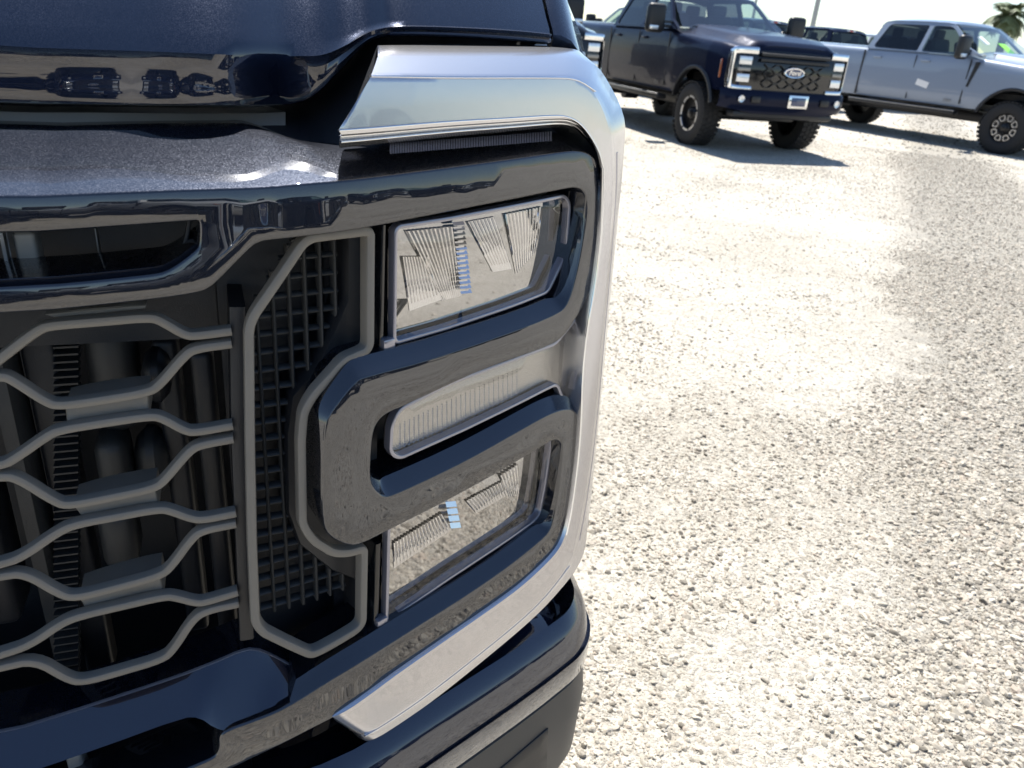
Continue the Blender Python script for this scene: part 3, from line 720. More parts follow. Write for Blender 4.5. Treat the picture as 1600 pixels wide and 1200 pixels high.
def cab_side(sg):
    outer = [(.62, 1.47), (.95, 1.60), (1.30, 1.88), (1.46, 1.985), (1.60, 2.01), (2.70, 2.01), (2.86, 1.985), (2.92, 1.93), (3.03, 1.47)]
    h1 = [(.93, 1.52), (1.10, 1.66), (1.40, 1.90), (1.50, 1.945), (1.85, 1.945), (1.85, 1.49), (1.30, 1.48), (1.18, 1.46), (.98, 1.46)]
    h2 = [(1.93, 1.945), (2.70, 1.945), (2.78, 1.91), (2.90, 1.54), (2.86, 1.50), (1.93, 1.49)]
    h1, h2 = [chaikin(densify(h, .09, True), 2, True) for h in (h1, h2)]
    outer = densify(outer, .06, True)
    V2, F, loops = cdt([tuple(p) for p in outer], [[tuple(p) for p in h] for h in (h1, h2)], .12)
    mb = MB(); mb.add([(sg*side_x(z), y, z) for y, z in V2], F)
    for idx in loops:
        mb.loft([[(sg*side_x(V2[i][1]), V2[i][0], V2[i][1]) for i in idx], [(sg*(side_x(V2[i][1])-.05), V2[i][0], V2[i][1]) for i in idx]], True)
    def pane(h):
        n = len(h); return MB().add([(sg*(side_x(p[1])-.015), p[0], p[1]) for p in h], [tuple(range(n))]).mesh('pane')
    return mb, pane(h1), pane(h2)
def mk_roof():
    mb = MB(); rings = []
    for y in np.linspace(1.28, 2.98, 22):
        zt = 2.005+.065*max(0, 1-((y-2.1)/.86)**2)**.55
        if y < 1.46: zt = 1.865+(y-1.28)*.80
        if y > 2.90: zt = 2.02-(y-2.90)*.9
        rings.append([(x*.735+(0.02*np.sign(x) if abs(x) == 1 else 0), y, (zt-.012*x*x-.045*abs(x)**6 if y >= 1.46 else zt-.01*x*x)) for x in np.linspace(-1, 1, 15)])
    mb.loft(rings[2:]); return mb.mesh('roof', 40)
def mk_windshield():
    rings = []
    for v in np.linspace(0, 1, 7):
        y = .60+.84*v; z = 1.50+.50*v; w = .93-.19*v
        rings.append([(x*w, y-.10*(1-x*x)*(1-.4*v), z+.012*(1-x*x)) for x in np.linspace(-1, 1, 11)])
    return MB().loft(rings).mesh('windshield', 60)
def mk_rear_glass():
    return MB().add([(-.86, 3.03, 1.49), (.86, 3.03, 1.49), (.74, 2.93, 1.93), (-.74, 2.93, 1.93)], [(0, 1, 2, 3)]).mesh('rear_window')
def mk_tyre(detail=True):
    prof = [(-.13, .245), (-.142, .26), (-.150, .33), (-.145, .40), (-.128, .428), (-.10, .440), (.10, .440), (.128, .428), (.145, .40), (.150, .33), (.142, .26), (.13, .245)]
    mb = MB().lathe(prof, 48)
    for k in range(36):
        a = 2*math.pi*k/36
        for x0, off in ((-.118, 0), (-.04, .09), (.04, 0), (.118, .09)):
            b = a+off; c = (x0, .441*math.cos(b), .441*math.sin(b)); mb.box(c, (.034, .026, .009), Matrix.Rotation(b-math.pi/2, 3, 'X'))
    return mb.mesh('wheel', 40)
def mk_rim():
    mb = MB().lathe([(.132, .252), (.118, .243), (.10, .236), (.06, .23), (.055, .10), (.085, .085), (.10, .06), (.10, 0.002)], 40)
    mb.lathe([(-.12, .245), (-.05, .232), (.06, .232)], 40)
    return mb.mesh('rim', 40)
def mk_petals():
    mb = MB()
    for k in range(8):
        a = 2*math.pi*(k+.5)/8; ring_o = []; ring_i = []
        pts = [(-.042, .135), (-.062, .20), (-.04, .222), (.04, .222), (.062, .20), (.042, .135), (.02, .122), (-.02, .122)]
        ctr_ = np.array([0, .178])
        def tr(p, x): return (x, p[0]*math.cos(a)-p[1]*math.sin(a), p[0]*math.sin(a)+p[1]*math.cos(a))
        oo = [np.array(p) for p in pts]; ii = [ctr_+(p-ctr_)*.68 for p in oo]
        mb.loft([[tr(p, .06) for p in oo], [tr(p, .098) for p in oo], [tr(p, .102) for p in [ctr_+(q-ctr_)*.95 for q in oo]], [tr(p, .102) for p in ii], [tr(p, .06) for p in ii]], True)
    return mb.mesh('spoke_ring', 35)
def mk_ring_marks():
    mb = MB()
    for k in range(8):
        a0 = 2*math.pi*k/8+.06; a1 = 2*math.pi*(k+1)/8-.10
        rr = []
        for a in np.linspace(a0, a1, 6):
            rr.append([(.128, .218*math.cos(a), .218*math.sin(a)), (.136, .222*math.cos(a), .222*math.sin(a)), (.137, .248*math.cos(a), .248*math.sin(a)), (.128, .253*math.cos(a), .253*math.sin(a))])
        mb.loft(rr, True, True)
    return mb.mesh('spoke_ring', 35)
def mk_hub():
    mb = MB().lathe([(.10, .062), (.118, .058), (.125, .045), (.126, .002)], 20)
    for k in range(8):
        a = 2*math.pi*k/8; mb.lathe([(.085, .010), (.105, .010), (.108, .006), (.108, .001)], 8, 'x', (0, .085*math.cos(a), .085*math.sin(a)))
    return mb.mesh('hub', 40)
def mk_lamp(sg):
    """chrome C-shaped lamp surround following the rounded corner"""
    def p(u, z, d=0):   # u: 0 at grille side -> 1 round the corner
        if u < .75: x = .48+(.87-.48)*u/.75; y = -1.0+.035*(u/.75)**2
        else:
            a = (u-.75)/.25*R(70); x = .87+.085*math.sin(a); y = -.965+.17*(1-math.cos(a))
        return (sg*x, y-d, z)
    path = [(.22, 1.275), (.5, 1.275), (.80, 1.272), (.88, 1.25), (.91, 1.2), (.91, .9), (.89, .82), (.82, .795), (.5, .79), (.25, .79)]
    path = densify(chaikin(path, 2), .05); mb = MB(); rings = []
    for i, (u, z) in enumerate(path):
        a = path[max(0, i-1)]; b = path[min(len(path)-1, i+1)]; t = np.array([(b[0]-a[0])*.55, b[1]-a[1]]); t /= np.linalg.norm(t); n = np.array([-t[1], t[0]])
        h = .036 if z < 1.26 else .042
        rings.append([p(u+n[0]*o*1.8, z+n[1]*o, dd) for o, dd in ((-h, -.03), (-h, .012), (-h*.7, .02), (h*.7, .02), (h, .012), (h, -.03))])
    mb.loft(rings, True, True)
    return mb.mesh('headlamp', 40), p
def mk_lens(sg, z0, z1, p):
    mb = MB(); us = np.linspace(.36, .70, 5)
    mb.loft([[p(u, z0, -.01), p(u, z0, .012), p(u, z0+.01, .016), p(u, z1-.01, .016), p(u, z1, .012), p(u, z1, -.01)] for u in us], True, True)
    return mb.mesh('lens', 40)
def mk_front():
    mb = MB(); W_ = np.linspace(-.93, .93, 31)
    def fy(x): return -1.005+.045*abs(x/.93)**3+.06*max(0, (abs(x)-.85)/.08)
    mb.loft([[(x, fy(x)+.05, .74), (x, fy(x), .75), (x, fy(x)-.006, 1.0), (x, fy(x), 1.25), (x, fy(x)+.03, 1.30)] for x in W_])
    return mb.mesh('front_panel', 40), fy
def mk_bars(fy):
    out = []
    for z0 in (1.235, 1.165):
        out.append(('grille_bar', MB().loft([[(x, fy(x)-.03, z0-.022), (x, fy(x)-.05, z0-.015), (x, fy(x)-.05, z0+.015), (x, fy(x)-.02, z0+.024)] for x in np.linspace(-.55, .55, 17)], True, True)))
    for r in range(5):
        zc = .845+r*.062; pts = []
        for k in range(9):
            xx = -.5+k*.125; up_ = (k+r) % 2 == 0
            pts += [(xx-.035, zc+(.022 if up_ else -.022)), (xx+.035, zc+(.022 if up_ else -.022))]
        out.append(('grille_bar', MB().loft([[(x, fy(x)-.01, z-.006), (x, fy(x)-.03, z-.006), (x, fy(x)-.03, z+.006), (x, fy(x)-.01, z+.006)] for x, z in pts if abs(x) < .53], True, True)))
    return [(n, b.mesh(n, 40)) for n, b in out]
def mk_bumper():
    rings = []
    for x in np.linspace(-1.01, 1.01, 35):
        y = -1.09+.10*abs(x/1.01)**4+.10*max(0, (abs(x)-.9)/.11)**2
        z0 = .48+.06*max(0, (abs(x)-.55)/.45)
        rings.append([(x, y+.14, .785), (x, y+.02, .78), (x, y, .755), (x, y-.012, .66), (x, y, .57), (x, y+.015, .555), (x, y+.03, z0), (x, y+.14, z0)])
    mb = MB().loft(rings)
    return mb.mesh('bumper', 40)
def mk_mirror(sg):
    mb = MB().rbox((sg*1.25, .88, 1.60), (.15, .07, .20), .06, 3)
    return mb.mesh('mirror', 50), MB().box((sg*1.05, .92, 1.50), (.12, .03, .018)).box((sg*1.05, .92, 1.56), (.12, .025, .014)).mesh('mirror_arm'), MB().rbox((sg*1.30, .80, 1.47), (.07, .02, .03), .008).mesh('mirror_lamp')
def mk_emblem():
    ring = MB(); n = 32
    ring.loft([[(a*math.cos(2*math.pi*k/n), -1.065+yy, 1.03+b*math.sin(2*math.pi*k/n)) for a, b, yy in ((.165, .068, .03), (.165, .068, 0), (.158, .062, -.006), (.142, .050, -.004), (.138, .047, .004))] for k in range(n)], False, False, True)
    disc = MB().add([(.14*math.cos(2*math.pi*k/n), -1.066, 1.03+.048*math.sin(2*math.pi*k/n)) for k in range(n)], [tuple(range(n))])
    return ring.mesh('emblem', 40), disc.mesh('emblem_face')
def text_mesh(txt, size, shear=0.25):
    cu = bpy.data.curves.new('lettering', 'FONT'); cu.body = txt; cu.size = size; cu.extrude = .001; cu.shear = shear; cu.align_x = 'CENTER'; cu.align_y = 'CENTER'
    o = bpy.data.objects.new('lettering', cu); C.objects.link(o); dg = bpy.context.evaluated_depsgraph_get()
    me = bpy.data.meshes.new_from_object(o.evaluated_get(dg)); bpy.data.objects.remove(o); bpy.data.curves.remove(cu); me.materials.clear(); me.name = 'lettering'
    return me
TM = {}
def truck_meshes():
    TM['body'] = mk_body(); TM['roof'] = mk_roof(); TM['windshield'] = mk_windshield(); TM['rear'] = mk_rear_glass()
    for sg in (-1, 1):
        a, b, c = cab_side(sg); TM['cab', sg] = a.mesh('cab_side', 30); TM['p1', sg] = b; TM['p2', sg] = c
        TM['lamp', sg], pf = mk_lamp(sg); TM['l1', sg] = mk_lens(sg, 1.095, 1.195, pf); TM['l2', sg] = mk_lens(sg, .875, .975, pf); TM['l3', sg] = mk_lens(sg, 1.015, 1.055, pf)
        TM['mir', sg], TM['mira', sg], TM['mirl', sg] = mk_mirror(sg)
        TM['amber', sg] = MB().rbox((sg*.972, -.74, 1.02), (.008, .018, .12), .006).mesh('side_marker')
        TM['hnd', sg] = [MB().rbox((sg*1.005, y, 1.33), (.018, .09, .018), .01).mesh('door_handle') for y in (1.68, 2.72)]
        TM['seam', sg] = [MB().box((sg*(.996+e), y, (z0+z1)/2), (.006, .007+e, (z1-z0)/2)).mesh('panel_gap') for y, z0, z1, e in ((.80, .66, 1.42, .005), (1.89, .64, 1.42, .0), (3.03, .62, 1.44, .010))]
        TM['board', sg] = MB().rbox((sg*1.0, 1.95, .50), (.09, 1.15, .035), .02).mesh('running_board')
        TM['bstrip', sg] = MB().rbox((sg*1.075, 1.95, .535), (.02, 1.15, .012), .006).mesh('running_board_trim')
        TM['vent', sg] = MB().loft([[(sg*1.0, .62+t*.10, 1.38-t*.42), (sg*1.022, .62+t*.10, 1.38-t*.42), (sg*1.022, .70+t*.06, 1.38-t*.42), (sg*1.0, .70+t*.06, 1.38-t*.42)] for t in (0, .5, 1)], True, True).mesh('fender_vent')
        arch = []
        for cy, r in ((FA, .565), (WB, .555)):
            rr = []
            for a_ in np.linspace(R(14), R(166), 25):
                y, z = cy+r*math.cos(a_), .42+r*math.sin(a_); x = 1.0
                rr.append([(sg*(x-.06), y+.0*a_, z-.0), (sg*(x+.022), cy+(r-.01)*math.cos(a_), .42+(r-.01)*math.sin(a_)), (sg*(x+.026), cy+(r+.02)*math.cos(a_), .42+(r+.02)*math.sin(a_)), (sg*(x+.006), cy+(r+.05)*math.cos(a_), .42+(r+.05)*math.sin(a_))])
            arch.append(MB().loft(rr).mesh('wheel_arch', 40))
        TM['arch', sg] = arch
        TM['tow', sg] = MB().rbox((sg*.56, -1.105, .665), (.07, .02, .045), .015).mesh('tow_hook')
        TM['fog', sg] = MB().lathe([(-.012, .045), (.0, .05), (.004, .03), (.004, .001)], 16, 'y', (sg*.78, -1.10, .665)).mesh('fog_lamp')
        TM['tail', sg] = MB().rbox((sg*.93, 5.36, 1.22), (.075, .03, .21), .015).mesh('tail_lamp')
    TM['tyre'] = mk_tyre(); TM['rim'] = mk_rim(); TM['petal'] = mk_petals(); TM['ringmarks'] = mk_ring_marks(); TM['hub'] = mk_hub()
    TM['front'], fy = mk_front(); TM['bars'] = mk_bars(fy); TM['bumper'] = mk_bumper()
    TM['emb'], TM['embf'] = mk_emblem(); t = text_mesh('Ford', .085); TM['embt'] = t
    for v in t.vertices: v.co = (v.co.x*1.15, -1.068-v.co.z, 1.03+v.co.y)
    TM['plate'] = MB().rbox((.12, -1.108, .665), (.16, .012, .085), .006).mesh('licence_bracket')
    TM['platef'] = MB().rbox((.12, -1.122, .665), (.115, .003, .055), .002).mesh('licence_plate')
    TM['valance'] = MB().rbox((0, -.92, .46), (.82, .10, .045), .03).mesh('lower_valance')
    mb = MB().rbox((0, 2.2, .52), (.42, 2.9, .08), .03); mb.tube([(-.85, FA, .44), (.85, FA, .44)], .06, 10).tube([(-.85, WB, .44), (.85, WB, .44)], .07, 10).lathe([(-.16, .02), (-.14, .15), (.14, .15), (.16, .02)], 16, 'x', (0, WB, .44))
    TM['chassis'] = mb.mesh('chassis')
    mb = MB()
    for y in (FA, WB): mb.box((0, y, .86), (.70, .56, .05))
    mb.box((0, 2.05, .63), (.95, 1.4, .04)); TM['floor'] = mb.mesh('floor_pan')
    def seat(x, y): return MB().rbox((x, y, 1.12), (.26, .26, .10), .06).rbox((x, y+.26, 1.42), (.25, .08, .32), .06, 2, Matrix.Rotation(R(-14), 3, 'X')).rbox((x, y+.36, 1.80), (.13, .05, .09), .04).mesh('seat')
    TM['seats'] = [seat(x, y) for x in (-.42, .42) for y in (1.55, 2.45)]
    TM['dash'] = MB().rbox((0, .95, 1.42), (.86, .26, .09), .05).mesh('dashboard')
    TM['wiper'] = [MB().tube([(x0, .565, 1.52), (x0+.28, .535, 1.545), (x0+.55, .56, 1.56)], .009, 6).mesh('wiper') for x0 in (-.78, -.05)]
    TM['tailgate'] = MB().rbox((0, 5.365, 1.13), (.83, .02, .34), .015).mesh('tailgate')
    TM['rbump'] = MB().rbox((0, 5.48, .66), (.98, .12, .11), .04).mesh('rear_bumper')
    TM['stop'] = [MB().rbox((x, 2.975, 1.99), (w, .02, .022), .006).mesh('stop_lamp') for x, w in ((0, .07), (-.13, .05), (.13, .05))]
    TM['clear'] = [MB().rbox((x, 1.47-.0, 2.045-.02*abs(x)), (.05, .03, .014), .008).mesh('marker_light') for x in (-.42, -.14, .14, .42)]
    TM['bedcover'] = MB().rbox((0, 4.2, 1.485), (.86, 1.12, .02), .01).mesh('bed_cover')
truck_meshes()
for k_, v_ in TM.items():          # raised suspension: everything but wheels and axles sits higher
    if k_ in ('tyre', 'rim', 'petal', 'ringmarks', 'hub', 'chassis'): continue
    for m_ in (v_ if isinstance(v_, list) else [v_]):
        m_ = m_[1] if isinstance(m_, tuple) else m_
        m_.transform(Matrix.Translation((0, 0, .085)))
def pickup(loc, heading, paint_, label, style='petal', group=None, front=True, root=None, detail=True, lamp='chrome', vents=True, stop=False):
    rt_ = root or empty('pickup_truck', loc, heading)
    if root is None: tag(rt_, label, 'pickup truck', group)
    inv = None
    P = lambda n, me, mat, par=None: obj(n, me, mat, par or rt_)
    body = P('body', TM['body'], paint_)
    for sg in (-1, 1):
        cs = P('cab_side', TM['cab', sg], paint_); P('side_window', TM['p1', sg], 'glass', cs); P('side_window', TM['p2', sg], 'tint', cs)
        for m_ in TM['arch', sg]: P('wheel_arch', m_, 'black')
        for m_ in TM['hnd', sg]: P('door_handle', m_, paint_, cs)
        for m_ in TM['seam', sg]: P('panel_gap', m_, 'black', body)
        P('running_board', TM['board', sg], 'black'); P('running_board_trim', TM['bstrip', sg], 'grey_metal')
        mi = P('mirror', TM['mir', sg], 'black'); P('mirror_arm', TM['mira', sg], 'black', mi); P('mirror_lamp', TM['mirl', sg], 'lamp', mi)
        if vents: P('fender_vent', TM['vent', sg], 'black')
        P('tail_lamp', TM['tail', sg], 'red')
        if front:
            hl = P('headlamp', TM['lamp', sg], lamp)
            for k in ('l1', 'l2', 'l3'): P('lens' if k != 'l3' else 'turn_signal', TM[k, sg], 'lamp' if k != 'l3' else 'tan_metal', hl)
            P('side_marker', TM['amber', sg], 'amber', hl); 
        for y in (FA, WB):
            w = P('wheel', TM['tyre'], 'rubber'); w.location = (sg*.86, y, .441); w.rotation_euler = (random.uniform(0, 6), 0, 0 if sg > 0 else math.pi)
            P('rim', TM['rim'], 'rim_black', w); P('spoke_ring', TM['petal' if style == 'petal' else 'ringmarks'], 'rim_silver', w); P('hub', TM['hub'], 'rim_black', w)
    P('roof', TM['roof'], paint_); P('windshield', TM['windshield'], 'windscreen'); P('rear_window', TM['rear'], 'tint')
    P('chassis', TM['chassis'], 'black'); P('floor_pan', TM['floor'], 'black'); P('dashboard', TM['dash'], 'dash')
    for m_ in TM['seats']: P('seat', m_, 'seat')
    for m_ in TM['wiper']: P('wiper', m_, 'black')
    P('tailgate', TM['tailgate'], paint_); P('rear_bumper', TM['rbump'], 'chrome'); P('bed_cover', TM['bedcover'], 'black')
    for i, m_ in enumerate(TM['stop']): P('stop_lamp', m_, 'red' if i == 0 else 'paper')
    if front:
        fp_ = P('grille', TM['front'], 'gloss_black')
        for n_, m_ in TM['bars']: P(n_, m_, 'black', fp_)
        e = P('emblem', TM['emb'], 'chrome', fp_); P('emblem_face', TM['embf'], 'emblem', fp_); P('emblem_lettering', TM['embt'], 'chrome', fp_)
        bu = P('bumper', TM['bumper'], paint_ if paint_ != 'white' else 'chrome')
        for sg in (-1, 1): P('tow_hook', TM['tow', sg], 'black', bu); P('fog_lamp', TM['fog', sg], 'lamp', bu)
        lb = P('licence_bracket', TM['plate'], 'chrome', bu); P('licence_plate', TM['platef'], 'emblem', bu); P('lower_valance', TM['valance'], 'black')
    return rt_
def at_wheels(fl, head_deg, sg):
    """root position of a truck whose front tyre on side sg touches the ground at fl; heading turns the nose"""
    a = R(head_deg); return (fl[0]-sg*1.0*math.cos(a), fl[1]-sg*1.0*math.sin(a), 0), a
navy_truck = pickup((6.68, 11.04, 0), R(2), 'navy', 'navy blue pickup facing out of its row, chrome oval emblem on black grille', 'ring', vents=False)
loc, a = at_wheels((12.12, 11.60), 16, -1)
grey_truck = pickup(loc, a, 'bluegrey', 'pale blue-grey crew cab pickup showing its side and eight-hole wheels', 'petal')
# papers on the grey truck's windscreen and door, small lettering
def sticker(parent, name, c, w, h, mat, rot):
    o = obj(name, MB().box((0, 0, 0), (w, .0015, h)).mesh(name), mat, parent); o.location = c; o.rotation_euler = rot; return o
sticker(grey_truck, 'window_sticker', (-.55, .955, 1.83), .05, .12, 'paper', (R(-59), R(-12), R(-12)))
sticker(grey_truck, 'window_sticker', (-.10, .72, 1.72), .12, .17, 'green', (R(-59), 0, 0))
sticker(grey_truck, 'door_paper', (-1.009, 1.62, 1.02), .13, .055, 'paper', (0, R(-12), R(90)))
for tr, y, mm in ((grey_truck, 1.05, 'grey_metal'), (navy_truck, 1.05, 'grey_metal')):
    o = obj('door_lettering', TM.setdefault('lt', text_mesh('FX4', .085)), mm, tr); o.location = (-1.006, y, .78); o.rotation_euler = (R(90), 0, R(-90))
pickup((3.12, 11.45, 0), R(5), 'charcoal', 'charcoal pickup whose headlamp peeks out between the near fender and the navy pickup', 'petal')
g2 = 'trucks parked in the row behind'
pickup((4.7, 21.5, 0), R(6), 'white', 'white pickup cab showing behind the charcoal pickup hood', 'petal', g2)
pickup((12.7, 24.2, 0), R(193), 'charcoal', 'dark crew cab pickup seen from behind with a red stop lamp on the cab', 'petal', g2)
pickup((16.3, 25.6, 0), R(193), 'navy', 'dark navy cab rising behind the bed of the blue-grey pickup', 'petal', g2)
pickup((19.8, 27.0, 0), R(193), 'white', 'white pickup at the end of the row behind the blue-grey pickup', 'petal', g2)
pickup((9.2, 23.4, 0), R(193), 'bluegrey', 'pale pickup whose cab shows over the navy pickup hood', 'petal', g2)
pickup((11.4, 28.6, 0), R(193), 'charcoal', 'charcoal cab behind the pale one, over the navy pickup hood', 'petal', g2)
pickup((17.2, 33.5, 0), R(193), 'white', 'white cab in the last row behind the dark navy one', 'petal', g2)
pickup((13.2, 31.0, 0), R(193), 'charcoal', 'charcoal pickup farthest away, beyond the dark one with the stop lamp', 'petal', g2)
# row on the other side, seen only as reflections in the near hood
g3 = 'trucks reflected in the near hood'
pickup((-2.1, -4.7, 0), R(176), 'navy', 'dark pickup left of the white one, both reflected in the hood nose', 'petal', g3)
pickup((1.0, -5.3, 0), R(160), 'white', 'white pickup reflected in the dark hood nose', 'petal', g3)
pickup((4.4, -5.0, 0), R(172), 'charcoal', 'charcoal pickup right of the white one, both reflected in the hood nose', 'petal', g3)
pickup((13.0, -7.4, 0), R(188), 'navy', 'dark pickup reflected in the clear upper headlamp lens', 'petal', g3)
pickup((16.4, -6.6, 0), R(188), 'charcoal', 'charcoal pickup parked beyond the dark one reflected in the upper lens', 'petal', g3)
# rest of the near truck behind its nose

# ------------------------------------------------------------------ near truck, behind its detailed nose
YF = P0[1]+.95
def near_rear():
    me = bpy.data.meshes.new('body')
    ys = [v for v in sorted(set([round(v, 3) for v in np.concatenate([np.linspace(-.50, .6, 31), np.linspace(.6, 3.48, 20), np.linspace(3.48, 4.64, 31), np.linspace(4.64, 5.35, 6)])]))]
    mb = MB()
    for sg in (-1, 1):
        mb.loft([[(sg*x*.985, y, z-.02 if z > 1.2 else z) for x, z in body_section(y)][:11 if y < .55 else None] for y in ys if y < .56] )
        mb.loft([[(sg*x*.985, y, z) for x, z in body_section(y)] for y in ys if y >= .5])
    return mb.mesh('body', 40)
bo = obj('body', near_rear(), 'paint', NEAR)
for sg in (-1, 1):
    cs = obj('cab_side', TM['cab', sg], 'paint', NEAR); obj('side_window', TM['p1', sg], 'glass', cs); obj('side_window', TM['p2', sg], 'tint', cs)
    for m_ in TM['arch', sg]: obj('wheel_arch', m_, 'black', NEAR)
    mi = obj('mirror', TM['mir', sg], 'black', NEAR); obj('mirror_arm', TM['mira', sg], 'black', mi)
    obj('running_board', TM['board', sg], 'black', NEAR); obj('tail_lamp', TM['tail', sg], 'red', NEAR)
    for y in (FA, WB):
        w = obj('wheel', TM['tyre'], 'rubber', NEAR); w.location = (sg*.86, y, .441); w.rotation_euler = (.4, 0, 0 if sg > 0 else math.pi)
        obj('rim', TM['rim'], 'rim_black', w); obj('spoke_ring', TM['petal'], 'rim_silver', w); obj('hub', TM['hub'], 'rim_black', w)
obj('roof', TM['roof'], 'paint', NEAR); obj('windshield', TM['windshield'], 'windscreen', NEAR); obj('rear_window', TM['rear'], 'tint', NEAR)
obj('chassis', TM['chassis'], 'black', NEAR); obj('floor_pan', TM['floor'], 'black', NEAR); obj('dashboard', TM['dash'], 'dash', NEAR)
for m_ in TM['seats']: obj('seat', m_, 'seat', NEAR)
obj('tailgate', TM['tailgate'], 'paint', NEAR); obj('rear_bumper', TM['rbump'], 'chrome', NEAR); obj('bed_cover', TM['bedcover'], 'black', NEAR)

# ------------------------------------------------------------------ lamp posts and palm
def at_px(px, py, dist):
    d = ray(px, py); h = math.hypot(d[0], d[1]); return EYE+d*(dist/h)
def post(px, py, dist, r, label):
    p = at_px(px, py, dist); e = empty('lamp_post', (p[0], p[1], 0)); tag(e, label, 'lamp post', 'lamp posts beyond the trucks')
    obj('pole', MB().tube([(0, 0, 0), (0, 0, 3), (0, 0, 9)], [r, r*.92, r*.7], 12).mesh('pole'), 'steel', e)
    obj('base', MB().lathe([(0, r*2), (.5, r*2), (.55, r*1.8), (.55, r*.5)], 14, 'z').mesh('base'), 'steel', e)
    obj('lamp_arm', MB().tube([(0, 0, 8.9), (.5, 0, 9.1), (1.1, 0, 9.1)], .04, 8).mesh('lamp_arm'), 'steel', e)
    obj('lamp_head', MB().rbox((1.35, 0, 9.08), (.32, .14, .06), .03).mesh('lamp_head'), 'steel', e)
post(1272, 30, 42, .125, 'thick grey pole rising above the dark cabs with the red stop lamp')
post(1179, 15, 46, .075, 'thin grey pole beside the windscreen of the navy pickup')
def palm(px, py, dist, height):
    p = at_px(px, py, dist); e = empty('palm_tree', (p[0], p[1], 0)); tag(e, 'palm tree crown standing over the roof of the blue-grey pickup', 'palm tree')
    M['trunk'] = simple('palm_trunk', (.16, .12, .08), .9, bump=1, bscale=20, var=.3)
    M['frond'] = simple('palm_frond', (.13, .16, .075), .6, var=.35, vscale=3)
    obj('trunk', MB().tube([(0, 0, 0), (.05, 0, height*.5), (0, .05, height)], [.24, .17, .16], 12).mesh('trunk'), 'trunk', e)
    mb = MB()
    for k in range(46):
        az = k*2.399+random.uniform(-.2, .2); el = random.uniform(-.5, 1.3); L = random.uniform(.7, 1.15)
        d = np.array([math.cos(az)*math.cos(el), math.sin(az)*math.cos(el), math.sin(el)]); pos = np.array([0, .05, height-.05]); pts = [pos.copy()]
        for i in range(9):
            d = d+np.array([0, 0, -.11-.02*i]); d /= np.linalg.norm(d); pos = pos+d*L/9; pts.append(pos.copy())
        mb.tube(pts, [.025-.002*i for i in range(10)], 4)
        sidev = np.cross(d, [0, 0, 1]); sidev /= max(1e-6, np.linalg.norm(sidev))
        for i in range(1, 10):
            for h in (0, .5):
                q = pts[i-1]*(1-h)+pts[i]*h; t = pts[i]-pts[i-1]; t /= np.linalg.norm(t); ln = .38*math.sin(math.pi*(i+h)/11)+.12
                for sg in (-1, 1):
                    tip = q+(sidev*sg*.8+t*.55+np.array([0, 0, -.35+random.uniform(-.15, .15)]))*ln; w = t*.03
                    mb.add([q-w, q+w, (q+tip)/2+w*.9+np.array([0, 0, .03]), tip, (q+tip)/2-w*.9+np.array([0, 0, .03])], [(0, 1, 2, 4), (4, 2, 3)])
    obj('crown', mb.mesh('crown', 60), 'frond', e)
palm(1576, 32, 44, 3.5)

